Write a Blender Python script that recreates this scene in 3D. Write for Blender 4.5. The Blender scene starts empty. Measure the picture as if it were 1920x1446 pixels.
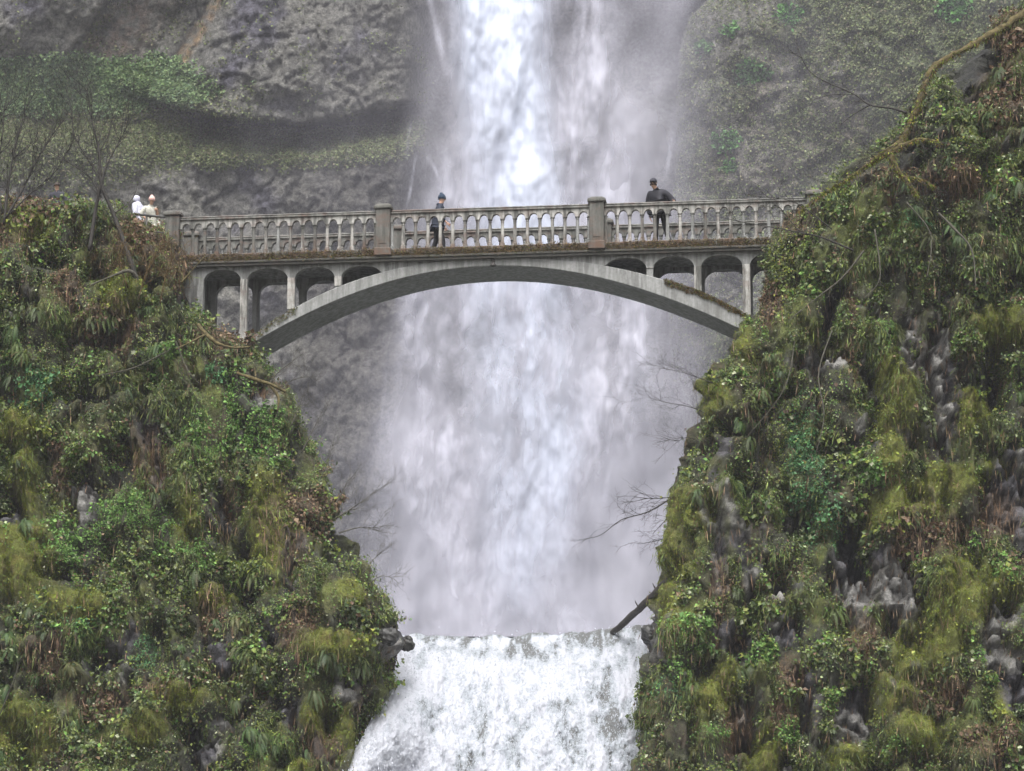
import bpy, math, random
import numpy as np
from mathutils import Vector, Matrix

SC = bpy.context.scene
COL = SC.collection
R = math.radians

# ------------------------------------------------------------------ camera
CAM_Y = -80.0; FPX = 5620.0; PITCH = R(11.8)
cam = bpy.data.cameras.new('camera'); camo = bpy.data.objects.new('camera', cam); COL.objects.link(camo)
camo.location = (0, CAM_Y, 0); camo.rotation_euler = (math.pi/2 + PITCH, 0, 0)
cam.sensor_width = 36; cam.lens = 36*FPX/1920; cam.clip_start = 1; cam.clip_end = 3000
SC.camera = camo
# ------------------------------------------------------------------ sky, sun, exposure
w = bpy.data.worlds.new('World'); SC.world = w; w.use_nodes = True
nt = w.node_tree; bg = nt.nodes['Background']
sky = nt.nodes.new('ShaderNodeTexSky'); sky.sky_type = 'NISHITA'; sky.sun_disc = False
SUN_EL, SUN_AZ = R(62), R(186)          # azimuth from +Y clockwise: high, behind the camera, a little left
sky.sun_elevation = SUN_EL; sky.sun_rotation = SUN_AZ
sky.air_density = 1.0; sky.dust_density = 6.0; sky.ozone_density = 1.0
hs = nt.nodes.new('ShaderNodeHueSaturation'); hs.inputs['Saturation'].default_value = 0.22
nt.links.new(sky.outputs[0], hs.inputs['Color']); nt.links.new(hs.outputs[0], bg.inputs[0])
bg.inputs[1].default_value = 0.13
sl = bpy.data.lights.new('sun', 'SUN'); sl.energy = 1.4; sl.angle = R(45); sl.color = (1, .985, .96)
so = bpy.data.objects.new('sun', sl); COL.objects.link(so)
sd = Vector((math.sin(SUN_AZ)*math.cos(SUN_EL), math.cos(SUN_AZ)*math.cos(SUN_EL), math.sin(SUN_EL)))
so.rotation_euler = sd.to_track_quat('Z', 'Y').to_euler(); so.location = sd*60
SC.view_settings.view_transform = 'Standard'; SC.view_settings.look = 'None'
SC.view_settings.exposure = 1.22; SC.view_settings.gamma = 1
SC.render.engine = 'CYCLES'; SC.cycles.use_denoising = True
SC.cycles.transparent_max_bounces = 40; SC.cycles.max_bounces = 6
SC.cycles.diffuse_bounces = 3; SC.cycles.glossy_bounces = 2; SC.cycles.volume_bounces = 0

# ------------------------------------------------------------------ pixel -> world
def P(px, py, Y):
    px = np.asarray(px, float); py = np.asarray(py, float)
    r = px-960; u = 723-py
    dy = FPX*math.cos(PITCH)-u*math.sin(PITCH); dz = FPX*math.sin(PITCH)+u*math.cos(PITCH)
    t = (np.asarray(Y, float)-CAM_Y)/dy
    return np.stack(np.broadcast_arrays(r*t, np.asarray(Y, float)+0*t, dz*t), -1)
def PV(px, py, Y): return Vector(P(px, py, Y).tolist())

# ------------------------------------------------------------------ numpy noise
_rs = np.random.RandomState(7)
_perm = _rs.permutation(256); _perm = np.concatenate([_perm, _perm, _perm])
_grad = _rs.normal(size=(256, 3)); _grad /= np.linalg.norm(_grad, axis=1)[:, None]
def perlin(p):
    p = np.asarray(p, float); sh = p.shape[:-1]; p = p.reshape(-1, 3)
    i = np.floor(p).astype(int); f = p-i; i &= 255
    u = f*f*f*(f*(f*6-15)+10); out = np.zeros(len(p))
    for dx in (0, 1):
        for dy in (0, 1):
            for dz in (0, 1):
                h = _perm[_perm[_perm[i[:, 0]+dx]+i[:, 1]+dy]+i[:, 2]+dz]
                g = _grad[h]
                wv = (u[:, 0] if dx else 1-u[:, 0])*(u[:, 1] if dy else 1-u[:, 1])*(u[:, 2] if dz else 1-u[:, 2])
                out += wv*(g[:, 0]*(f[:, 0]-dx)+g[:, 1]*(f[:, 1]-dy)+g[:, 2]*(f[:, 2]-dz))
    return (out*1.6).reshape(sh)
def fbm(p, s=1, o=4, seed=0, sc=(1, 1, 1), gain=.5, ridge=False):
    q = np.asarray(p)*np.array(sc)*s + seed*17.31; a = 1; t = 0; r = 0
    for k in range(o):
        n = perlin(q)
        if ridge: n = 1-2*np.abs(n)
        r = r+a*n; t += a; a *= gain; q = q*2.03+5.7
    return r/t
def cells(p, s=1, seed=0, sc=(1, 1, 1)):
    """distance to nearest and gap to second nearest jittered point: blocks and cracks"""
    q = np.asarray(p)*np.array(sc)*s+seed*9.13; sh = q.shape[:-1]; q = q.reshape(-1, 3)
    i = np.floor(q).astype(int); d1 = np.full(len(q), 9.); d2 = np.full(len(q), 9.); idv = np.zeros(len(q))
    for dx in (-1, 0, 1):
        for dy in (-1, 0, 1):
            for dz in (-1, 0, 1):
                c = i+np.array([dx, dy, dz]); h = _perm[_perm[_perm[c[:, 0] & 255]+(c[:, 1] & 255)]+(c[:, 2] & 255)]
                pt = c+.5+_grad[h]*.45
                d = np.linalg.norm(q-pt, axis=1)
                m = d < d1
                d2 = np.where(m, d1, np.minimum(d2, d)); idv = np.where(m, h/255., idv); d1 = np.where(m, d, d1)
    return d1.reshape(sh), (d2-d1).reshape(sh), idv.reshape(sh)
def sstep(a, b, x):
    t = np.clip((x-a)/(b-a), 0, 1); return t*t*(3-2*t)
def lerp(a, b, t): return a+(b-a)*t
def mixc(a, b, t): return a+(np.asarray(b)-a)*np.asarray(t)[..., None]
def interp(y, tab, k=1):
    t = np.array(tab, float); return np.interp(y, t[:, 0], t[:, k])

# ------------------------------------------------------------------ objects
def mesh_np(name, V, F, mat=None, parent=None, cols=None, smooth=False, attrs=None):
    """V (n,3); F (m,k) equal-sized faces, or a list of face tuples"""
    me = bpy.data.meshes.new(name)
    if isinstance(F, np.ndarray):
        V = np.ascontiguousarray(V, dtype=np.float32)
        me.vertices.add(len(V)); me.vertices.foreach_set('co', V.ravel())
        m, k = F.shape
        me.loops.add(m*k); me.loops.foreach_set('vertex_index', np.ascontiguousarray(F, dtype=np.int32).ravel())
        me.polygons.add(m); me.polygons.foreach_set('loop_start', np.arange(0, m*k, k, dtype=np.int32))
        me.polygons.foreach_set('loop_total', np.full(m, k, dtype=np.int32))
        me.update(calc_edges=True)
    else:
        me.from_pydata([tuple(v) for v in V], [], [tuple(f) for f in F]); me.update()
    me.polygons.foreach_set('use_smooth', [bool(smooth)]*len(me.polygons))
    if cols is not None:
        a = me.attributes.new('Col', 'FLOAT_COLOR', 'POINT')
        c = np.ones((len(V), 4), np.float32); c[:, :3] = cols; a.data.foreach_set('color', c.ravel())
    for k_, v_ in (attrs or {}).items():
        a = me.attributes.new(k_, 'FLOAT', 'POINT'); a.data.foreach_set('value', np.ascontiguousarray(v_, dtype=np.float32).ravel())
    o = bpy.data.objects.new(name, me); COL.objects.link(o)
    if mat: me.materials.append(mat)
    if parent: o.parent = parent
    return o
def empty(name, loc=(0, 0, 0), rz=0):
    o = bpy.data.objects.new(name, None); COL.objects.link(o); o.location = loc; o.rotation_euler = (0, 0, rz)
    o.empty_display_size = .2; return o
def tag(o, label=None, cat=None, group=None, kind=None):
    for k, v in (('label', label), ('category', cat), ('group', group), ('kind', kind)):
        if v: o[k] = v
    return o
class MB:
    def __init__(s): s.v = []; s.f = []
    def add(s, V, F):
        n = len(s.v); s.v += [tuple(x) for x in V]; s.f += [tuple(i+n for i in f) for f in F]
    def box(s, x0, x1, y0, y1, z0, z1, ch=0.0):
        if ch <= 0:
            V = [(x, y, z) for z in (z0, z1) for y in (y0, y1) for x in (x0, x1)]
            s.add(V, [(0, 2, 3, 1), (4, 5, 7, 6), (0, 1, 5, 4), (2, 6, 7, 3), (0, 4, 6, 2), (1, 3, 7, 5)]); return
        def ring(z, i): return [(x0+i, y0, z), (x1-i, y0, z), (x1, y0+i, z), (x1, y1-i, z), (x1-i, y1, z), (x0+i, y1, z), (x0, y1-i, z), (x0, y0+i, z)]
        rs = [[(x0+ch if a[0] < (x0+x1)/2 else x1-ch, y0+ch if a[1] < (y0+y1)/2 else y1-ch, z0) for a in ring(z0, ch)], ring(z0+ch, ch), ring(z1-ch, ch),
              [(x0+ch if a[0] < (x0+x1)/2 else x1-ch, y0+ch if a[1] < (y0+y1)/2 else y1-ch, z1) for a in ring(z1, ch)]]
        V = [p for r_ in rs for p in r_]; F = []
        for k in range(3):
            for i in range(8):
                j = (i+1) % 8; F.append((k*8+i, k*8+j, k*8+8+j, k*8+8+i))
        F.append(tuple(range(7, -1, -1))); F.append(tuple(range(24, 32))); s.add(V, F)
    def lathe(s, prof, cx, cy, n=10):
        V = [(cx+r*math.cos(2*math.pi*i/n), cy+r*math.sin(2*math.pi*i/n), z) for r, z in prof for i in range(n)]
        F = [(k*n+i, k*n+(i+1) % n, (k+1)*n+(i+1) % n, (k+1)*n+i) for k in range(len(prof)-1) for i in range(n)]
        F += [tuple(range(n-1, -1, -1)), tuple((len(prof)-1)*n+i for i in range(n))]; s.add(V, F)
    def tube(s, pts, rad, n=5, cap=True):
        pts = [Vector(p) for p in pts]; m = len(pts)
        if not hasattr(rad, '__len__'): rad = [rad]*m
        V = []; up = None
        for i, p in enumerate(pts):
            d = (pts[min(i+1, m-1)]-pts[max(i-1, 0)]).normalized()
            if up is None: up = d.orthogonal().normalized()
            up = (up-d*up.dot(d)); up = up.normalized() if up.length > 1e-5 else d.orthogonal().normalized()
            b = d.cross(up)
            for k in range(n):
                a = 2*math.pi*k/n; V.append(p+(up*math.cos(a)+b*math.sin(a))*rad[i])
        F = [(k*n+i, k*n+(i+1) % n, (k+1)*n+(i+1) % n, (k+1)*n+i) for k in range(m-1) for i in range(n)]
        if cap: F += [tuple(range(n-1, -1, -1)), tuple((m-1)*n+i for i in range(n))]
        s.add(V, F)
    def build(s, name, mat=None, parent=None, smooth=False): return mesh_np(name, s.v, s.f, mat, parent, smooth=smooth)

# ------------------------------------------------------------------ materials
class N:
    def __init__(s, name):
        s.m = bpy.data.materials.new(name); s.m.use_nodes = True; s.t = s.m.node_tree
        s.b = s.t.nodes['Principled BSDF']; s.out = s.t.nodes['Material Output']
    def n(s, typ, **kw):
        o = s.t.nodes.new(typ)
        for k, v in kw.items():
            if hasattr(o, k): setattr(o, k, v)
            else: o.inputs[k].default_value = v
        return o
    def l(s, a, b): s.t.links.new(a, b)
    def noise(s, scale, detail=6, rough=.6, vec=None, dim='3D'):
        o = s.n('ShaderNodeTexNoise'); o.inputs['Scale'].default_value = scale; o.inputs['Detail'].default_value = detail
        o.inputs['Roughness'].default_value = rough
        if vec: s.l(vec, o.inputs['Vector'])
        return o
    def ramp(s, src, stops):
        o = s.n('ShaderNodeValToRGB'); e = o.color_ramp.elements
        while len(e) < len(stops): e.new(.5)
        for i, (p, c) in enumerate(stops):
            e[i].position = p; e[i].color = (*c, 1) if hasattr(c, '__len__') else (c, c, c, 1)
        s.l(src, o.inputs[0]); return o
    def mix(s, fac, a, b, mode='MIX'):
        o = s.n('ShaderNodeMix', data_type='RGBA', blend_type=mode)
        for src, k in ((fac, 0), (a, 6), (b, 7)):
            if hasattr(src, 'is_linked'): s.l(src, o.inputs[k])
            elif hasattr(src, '__len__'): o.inputs[k].default_value = (*src, 1)
            else: o.inputs[k].default_value = src
        return o.outputs[2]
    def coords(s, scale=(1, 1, 1), kind='Object'):
        c = s.n('ShaderNodeTexCoord'); m = s.n('ShaderNodeMapping'); m.inputs['Scale'].default_value = scale
        s.l(c.outputs[kind], m.inputs['Vector']); return m.outputs[0]
    def world(s, scale=(1, 1, 1)):
        c = s.n('ShaderNodeNewGeometry'); m = s.n('ShaderNodeMapping'); m.inputs['Scale'].default_value = scale
        s.l(c.outputs['Position'], m.inputs['Vector']); return m.outputs[0]
    def bump(s, h, strength=.5, dist=.02):
        o = s.n('ShaderNodeBump'); o.inputs['Strength'].default_value = strength; o.inputs['Distance'].default_value = dist
        s.l(h, o.inputs['Height']); s.l(o.outputs[0], s.b.inputs['Normal'])
    def done(s, rough=.8, spec=.3):
        s.b.inputs['Roughness'].default_value = rough; s.b.inputs['Specular IOR Level'].default_value = spec; return s.m
def attr(m, name='Col', out='Color'):
    a = m.n('ShaderNodeAttribute', attribute_name=name); return a.outputs[out]
def m_plain(name, c, rough=.7, var=.25, scale=12, spec=.3):
    m = N(name); nz = m.noise(scale, 4, .6, m.coords())
    r_ = m.ramp(nz.outputs[0], [(.3, tuple(x*(1-var) for x in c)), (.7, tuple(x*(1+var) for x in c))])
    m.l(r_.outputs[0], m.b.inputs['Base Color']); m.bump(nz.outputs[0], .3, .01); return m.done(rough, spec)
def m_concrete(name, base=(.36, .355, .33), stain=.6, rust=.0):
    m = N(name); v = m.world()
    n1 = m.noise(1.3, 7, .65, v); n2 = m.noise(14, 8, .75, v); n3 = m.noise(1.0, 6, .7, m.world((7, 7, .8)))
    c = m.ramp(n2.outputs[0], [(.25, tuple(x*.72 for x in base)), (.5, base), (.78, tuple(min(1, x*1.25) for x in base))]).outputs[0]
    dk = m.ramp(n3.outputs[0], [(.42, 0.), (.60, stain)]).outputs[0]
    c = m.mix(dk, c, (.055, .055, .05))
    d2 = m.ramp(n1.outputs[0], [(.5, 0.), (.7, stain*.8)]).outputs[0]
    c = m.mix(d2, c, (.10, .10, .085))
    if rust:
        d3 = m.ramp(m.noise(2.2, 6, .7, m.world((1, 1, 2))).outputs[0], [(.5, 0.), (.62, rust)]).outputs[0]
        c = m.mix(d3, c, (.13, .075, .06))
    if rust:
        sx = m.n('ShaderNodeSeparateXYZ'); m.l(v, sx.inputs[0]); mr = m.n('ShaderNodeMapRange'); m.l(sx.outputs[2], mr.inputs[0])
        mr.inputs[1].default_value = 21.05; mr.inputs[2].default_value = 20.60; mr.inputs[3].default_value = 0; mr.inputs[4].default_value = 1
        m2 = m.n('ShaderNodeMapRange'); m.l(sx.outputs[2], m2.inputs[0]); m2.inputs[1].default_value = 20.40; m2.inputs[2].default_value = 20.46; m2.inputs[3].default_value = 0; m2.inputs[4].default_value = 1
        mz = m.n('ShaderNodeMath', operation='MULTIPLY'); m.l(mr.outputs[0], mz.inputs[0]); m.l(m2.outputs[0], mz.inputs[1])
        ml = m.n('ShaderNodeMath', operation='MULTIPLY'); m.l(mz.outputs[0], ml.inputs[0]); m.l(m.ramp(m.noise(3.5, 5, .7, v).outputs[0], [(.38, 0.), (.58, .9)]).outputs[0], ml.inputs[1])
        c = m.mix(ml.outputs[0], c, (.105, .062, .042))
    m.l(c, m.b.inputs['Base Color']); m.bump(n2.outputs[0], .5, .015); return m.done(.85, .25)
def m_attr_rock(name, fine=9., bumps=.12, wet=.5, grain=.9):
    """colour from the surface's own mineral/moss zones, broken up by fine procedural grain"""
    m = N(name); v = m.world()
    n1 = m.noise(fine, 9, .78, v); n2 = m.noise(fine*3.1, 6, .7, v)
    f = m.ramp(n1.outputs[0], [(.32, 1-grain*.62), (.5, 1.), (.7, 1+grain*.9)]).outputs[0]
    c = m.mix(1., attr(m), f, 'MULTIPLY'); m.l(c, m.b.inputs['Base Color'])
    ad = m.n('ShaderNodeMath', operation='ADD'); m.l(n1.outputs[0], ad.inputs[0]); m.l(n2.outputs[0], ad.inputs[1])
    m.bump(ad.outputs[0], 1, bumps); return m.done(wet, .35)
def m_leaf(name, rough=.5, spec=.35, trans=.25):
    m = N(name); m.l(attr(m), m.b.inputs['Base Color']); m.done(rough, spec)
    if trans:
        t = m.n('ShaderNodeBsdfTranslucent'); mx = m.n('ShaderNodeMixShader'); mx.inputs[0].default_value = trans
        m.l(attr(m), t.inputs[0]); m.l(m.b.outputs[0], mx.inputs[1]); m.l(t.outputs[0], mx.inputs[2]); m.l(mx.outputs[0], m.out.inputs[0])
    return m.m
def m_spray(name, col=(.53, .53, .61)):
    m = N(name); m.b.inputs['Base Color'].default_value = (*col, 1); m.l(attr(m, 'dens', 'Fac'), m.b.inputs['Alpha'])
    return m.done(1, .0)
M = dict(
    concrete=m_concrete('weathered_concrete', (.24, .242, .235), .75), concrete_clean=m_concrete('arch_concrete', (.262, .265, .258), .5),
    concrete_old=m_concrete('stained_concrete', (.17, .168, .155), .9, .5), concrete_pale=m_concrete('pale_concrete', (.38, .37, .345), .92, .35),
    rock=m_attr_rock('wet_mossy_rock', 9, .10), far_rock=m_attr_rock('basalt_rock', 4.5, .4, .6, 1.25),
    leaf=m_leaf('leaves', .5, .28), moss=m_leaf('moss_tufts', .9, .1, .1),
    post=m_concrete('dark_post_concrete', (.125, .122, .11), .85, .4),
    cornice=m_concrete('shadow_dark_concrete', (.085, .083, .075), .7, .2),  # shadow under the deck edge put into the cornice's dark colour
    bark=m_plain('wet_bark', (.022, .019, .016), .7, .4, 20), bark_grey=m_plain('grey_bark', (.06, .055, .042), .8, .4, 20),
    moss_bark=m_plain('mossy_bark', (.085, .07, .035), .95, .6, 9, .1), dead=m_plain('rotten_log_bark', (.05, .045, .042), .7, .5, 14),
    spray=m_spray('spray'), moss_brown=m_plain('brown_moss', (.095, .065, .03), .95, .7, 16, .1))

# ================================================================== THE FAR AMPHITHEATRE
def grid_faces(nr, nc):
    i = np.arange(nr-1)[:, None]*nc+np.arange(nc-1)[None, :]; i = i.ravel()
    return np.stack([i, i+1, i+nc+1, i+nc], 1)
def blob(px, py, cx, cy, rx, ry, soft=.5, wob=None):
    d = np.sqrt(((px-cx)/rx)**2+((py-cy)/ry)**2)
    if wob is not None: d = d+wob
    return 1-sstep(1-soft, 1+soft, d)
gx = np.arange(-520, 2441, 4.); gy = np.arange(-420, 1270, 4.)
PX, PY = np.meshgrid(gx, gy)
q = np.stack([PX/44., PY/44., 0*PX], -1)                        # metres on the cliff
w1 = fbm(q, .25, 4, 1); w2 = fbm(q, .6, 4, 2); w3 = fbm(q, .12, 3, 3)
wx = PX+w1*45; wy = PY+w2*22
Y = np.full(PX.shape, 50.5)
# upper left mass, hanging over the recess
brow = np.interp(wx, [-520, 0, 200, 330, 400, 470, 560, 640, 700, 760, 830], [120, 120, 150, 195, 218, 228, 232, 222, 208, 190, 182])
mass = sstep(830, 740, wx)
under = sstep(-4, 10, wy-brow)
Y += mass*(-4.2-1.0*np.sin((wx-300)/150.))*(1-under)
lens = mass*sstep(330, 430, wx)
ledge = np.interp(wx, [-520, 200, 400, 560, 700, 760, 840], [215, 225, 240, 246, 236, 222, 215])
face = -5.2-1.2*sstep(400, 700, wx)
slopeY = np.where(wy < ledge, -1.0*lens-3.4*(1-lens), (-1.6*lens-3.4*(1-lens))+(face-(-1.6*lens-3.4*(1-lens)))*sstep(0, 60, wy-ledge))
Y += mass*under*slopeY
Y += mass*sstep(290, 700, wy)*-.8
# diagonal buttresses on the left
Y += -1.6*sstep(-25, 25, 205-PX*1.0-(PY-0)*.62+w1*12)*sstep(160, 60, PY)*mass
Y += -1.0*sstep(0, 22, (PX-(392-PY*.62))+w1*10)*mass*(1-under)
# right wall: rounded nose beside the falls
edge = np.interp(PY, [-420, 0, 30, 80, 150, 250, 350, 500, 700, 900, 1270], [1420, 1330, 1296, 1280, 1272, 1268, 1262, 1250, 1262, 1300, 1340])+w1*14
rr = (PX-edge)/44.
nose = np.where(rr > 0, -6+np.where(rr < 4, 4-np.sqrt(np.clip(16-(4-rr)**2, 0, 16)), 0), 0)
Y += nose*sstep(-.25, .15, rr)*1.0
Y += -np.clip((PX-1500)/44., 0, 30)*.75*sstep(-.2, .2, rr)
# alcove ledges behind the falls
Y += (1-mass)*(rr < 0)*(1.5*np.sin(PY/70.)+1.2*w2)
# strata, blocks, fine grain
d1, gap, idv = cells(q, .55, 3, (1, .8, 1)); d2_, gap2, idv2 = cells(q+.25*np.stack([w1, w2, w3], -1), 1.6, 5, (1, .7, 1))
rgh = lerp(.25, .9, sstep(250, 420, PX)*sstep(.1, .4, np.abs(w2)+.2))
Y += (-(idv-.5)*.55-(idv2-.5)*.24+.18*(1-sstep(0, .12, gap))+.10*(1-sstep(0, .14, gap2)))*rgh
Y += -w3*1.6-w1*.9-w2*.5-fbm(q, 1.4, 5, 9, ridge=True)*.30*rgh-fbm(q, 4., 4, 11)*.20
FAR = P(PX, PY, Y)
# colour zones
nA = fbm(q, .5, 5, 21); nB = fbm(q, .9, 5, 22); nC = fbm(q, 2.5, 4, 23); nD = fbm(q, .2, 4, 24)
c = np.zeros(PX.shape+(3,))+np.array([.185, .18, .162])
c = mixc(c, (.105, .10, .125), sstep(.0, .35, nA+.25*blob(PX, PY, 560, 90, 190, 110)-.1)*mass)
c = mixc(c, (.19, .185, .15), sstep(.12, .5, nB)*.6)
c = mixc(c, (.20, .12, .085), blob(PX+PY*.62, PY, 262, 70, 62, 110, .6)*.5*sstep(-.3, .3, nC))
c = mixc(c, (.27, .16, .06), blob(PX+PY*.62, PY, 408, 75, 14, 110, .5)*.75*sstep(-.4, .3, nC))
ledg = sstep(-2, 6, wy-ledge)*sstep(78, 38, wy-ledge+nB*22)*sstep(150, 330, PX+w2*60)*sstep(800, 740, PX)
c = mixc(c, (.30, .33, .075), ledg*sstep(-.9, -.2, nC)*.95)
c = mixc(c, (.02, .018, .024), mass*under*lens*sstep(4, -4, wy-ledge)*.95)  # shadow under the overhang, painted into the recess colour
gl = blob(PX, PY, 60, 235, 330, 90, .5, nA*.5)*(1-ledg); c = mixc(c, (.15, .16, .085), gl*.7)
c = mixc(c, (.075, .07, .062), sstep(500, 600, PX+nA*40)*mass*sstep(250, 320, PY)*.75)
rt = sstep(0, .3, rr)
for x0, k_, wd_, y0, y1 in ((212, .75, 9, -420, 120), (392, .62, 5, -420, 180), (90, .5, 6, -420, 90), (520, .35, 6, -420, 150), (650, -.2, 5, -420, 170), (320, .7, 4, -420, 150)):
    dd_ = np.abs(PX-(x0-PY*k_)+nB*26+nC*6)/wd_; c *= (1-.6*np.exp(-dd_**2)*sstep(y1+30, y1-30, PY)*mass)[..., None]
c = mixc(c, (.135, .165, .075), rt*sstep(-.25, .3, nA+sstep(1400, 1800, PX)*.5-.05)*.85)
c = mixc(c, (.16, .13, .10), rt*sstep(.1, .4, nD)*.5)
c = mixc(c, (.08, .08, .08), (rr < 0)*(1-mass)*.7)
c *= 1.18*(1+.30*nC)[..., None]*(1-.45*(1-sstep(0, .10, gap2)))[..., None]
c = np.clip(c, .01, 1)
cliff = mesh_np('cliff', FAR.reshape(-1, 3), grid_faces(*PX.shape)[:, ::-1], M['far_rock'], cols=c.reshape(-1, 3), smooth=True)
tag(cliff, 'high grey basalt cliff with an overhang behind the waterfall', 'cliff', kind='structure')

# ------------------------------------------------------------------ scatter of leaf-sized faces
rng = np.random.RandomState(11)
def normals_grid(G):
    a = np.gradient(G, axis=1); b = np.gradient(G, axis=0); n = np.cross(a, b)
    n /= np.linalg.norm(n, axis=-1)[..., None]+1e-9
    n *= np.where(n[..., 1:2] > 0, -1, 1) if True else 1
    return n
def pick(G, dens, count):
    """random places on a grid surface, weighted by density; returns fractional indices"""
    d = np.clip(dens[:-1, :-1], 0, None)
    e1 = np.linalg.norm(G[:-1, 1:]-G[:-1, :-1], axis=-1); e2 = np.linalg.norm(G[1:, :-1]-G[:-1, :-1], axis=-1)
    p_ = (d*e1*e2).ravel(); p_ /= p_.sum(); k = rng.choice(p_.size, count, p=p_)
    i, j = np.divmod(k, d.shape[1]); return i, j, rng.rand(count), rng.rand(count)
def samp(A, i, j, u, v):
    u = u[:, None] if A.ndim == 3 else u; v = v[:, None] if A.ndim == 3 else v
    return (A[i, j]*(1-u)+A[i, j+1]*u)*(1-v)+(A[i+1, j]*(1-u)+A[i+1, j+1]*u)*v
def unit(a): return a/(np.linalg.norm(a, axis=-1, keepdims=True)+1e-9)
def leaves(name, pos, nrm, size, cols, mat, droop=.7, spread=.7, asp=.75, fold=.18, parent=None, jit=.3):
    """kite leaves: tips fall outward and down, each folded on its midrib"""
    n = len(pos)
    tip = unit(np.array([0, 0, -1.])*droop+nrm*.35+rng.normal(size=(n, 3))*spread)
    up = unit(nrm+np.array([0, -.15, .55])+rng.normal(size=(n, 3))*spread*.6)
    side = unit(np.cross(tip, up)); up = np.cross(side, tip)
    s = size[:, None]
    v0 = pos; v1 = pos+tip*s*.45+side*s*asp*.5+up*s*fold; v2 = pos+tip*s; v3 = pos+tip*s*.45-side*s*asp*.5+up*s*fold
    V = np.stack([v0, v1, v2, v3], 1).reshape(-1, 3)
    F = np.arange(4*n).reshape(n, 4); F = np.stack([F[:, [0, 1, 2]], F[:, [0, 2, 3]]], 1).reshape(-1, 3)
    c = np.repeat(np.clip(cols*(1+rng.normal(size=(n, 1))*jit), .004, 1), 4, 0)
    return mesh_np(name, V, F, mat, parent, cols=c)
FN = normals_grid(FAR)
def far_veg(name, dens, count, size, pal, label, cat, droop=.5):
    i, j, u, v = pick(FAR, dens, count)
    p_ = samp(FAR, i, j, u, v); n_ = FN[i, j]; p_ = p_+n_*rng.rand(count, 1)*size*.8
    pal = np.array(pal); cl = pal[rng.randint(len(pal), size=count)]
    o = leaves(name, p_, n_, size*(.5+rng.rand(count)), cl, M['leaf'], droop, .8, .8)
    return tag(o, label, cat, kind='stuff')
vis = (PX > -60)*(PX < 1980)*(PY > -40)*(PY < 720)
dn = vis*(rt*(.15+sstep(-.2, .35, nA+sstep(1350, 1750, PX)*.5)*sstep(-.2, .15, nC))+ledg*3.+gl*1.+mass*.10*sstep(0, .3, nB)*(1-under))
far_veg('scrub', dn, 260000, .10, [(.12, .15, .06), (.155, .19, .075), (.10, .13, .055), (.19, .21, .10), (.14, .125, .075)], 'thin olive scrub and moss over the far cliff faces', 'scrub')
dn = vis*blob(PX, PY, 120, 160, 225, 46, .4, nA*.6+nC*.25)
far_veg('shrubs', dn, 60000, .13, [(.15, .225, .105), (.18, .26, .11), (.12, .19, .10), (.22, .28, .14)], 'pale green leafy shrubs on the ledge at the upper left of the far cliff', 'shrubs', .2)
dn = vis*rt*sum(blob(PX, PY, a, b, r_, r_*.8, .6, nC*.5) for a, b, r_ in ((1410, 132, 24), (1320, 88, 12), (1368, 55, 12), (1362, 262, 20), (1366, 310, 12), (1790, 12, 26), (1480, 25, 20)))
far_veg('ferns', dn, 3500, .17, [(.09, .21, .05), (.07, .16, .05)], 'bright green fern patches dotted on the cliff right of the falls', 'ferns')

# ------------------------------------------------------------------ the tall fall, built as sheets of spray
def sheet(name, Yb, fn, step, depth, label, mat=None, x=(440, 1520), y=(-420, 1260), kind='structure', cat='waterfall'):
    a, b = np.meshgrid(np.arange(x[0], x[1]+1, step), np.arange(y[0], y[1]+1, step))
    d = fn(a, b); qq = np.stack([a/44., b/44., 0*a], -1)
    Yd = Yb+depth(a, b, qq)
    V = P(a, b, Yd)
    F = grid_faces(*a.shape)[:, ::-1]
    keep = d.ravel()[F].max(1) > .004
    F = F[keep]; used = np.unique(F); mp = np.zeros(d.size, int); mp[used] = np.arange(len(used))
    o = mesh_np(name, V.reshape(-1, 3)[used], mp[F], mat or M['spray'], smooth=True, attrs={'dens': np.clip(d, 0, 1).ravel()[used]})
    return tag(o, label, cat, kind=kind)
def edges(b, L, Rr, a, soft):
    l = interp(b, L); r = interp(b, Rr); return sstep(0, 1, (a-l)/soft)*sstep(0, 1, (r-a)/soft)
def warp(a, b, s=60, k=.5, sd=0):
    qq = np.stack([a/44., b/44., 0*a], -1)
    return a+fbm(qq, k, 3, 40+sd, (1, .35, 1))*s, b+fbm(qq, k, 3, 41+sd)*s*.8
# core column of falling water
def core(a, b):
    A, B = warp(a, b, 26, .45)
    e = edges(B, [(-420, 835), (0, 815), (120, 822), (250, 840), (400, 858), (560, 850), (800, 850), (1000, 880), (1150, 900)],
              [(-420, 1030), (0, 1055), (120, 1055), (250, 1055), (330, 1075), (420, 1100), (600, 1140), (800, 1150), (1000, 1080), (1150, 1050)], A, 85)
    qq = np.stack([A/44., B/44., 0*A], -1)
    st = fbm(qq, 2.2, 6, 50, (1, .09, 1)); st2 = fbm(qq, .8, 5, 51, (1, .3, 1)); pl = plume(a, b, 3)
    d = e*(.86+st*.42+st2*.45)*sstep(600, 230, b)+e*(.05+pl*.6+st*.25)*sstep(230, 600, b)
    d *= 1-.35*blob(a, b, 925, 265, 40, 65, .8, st2)-.25*blob(a, b, 905, 180, 25, 50, .8, st2)
    return np.clip(d, 0, .97)*sstep(1200, 1050, b)
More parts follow.
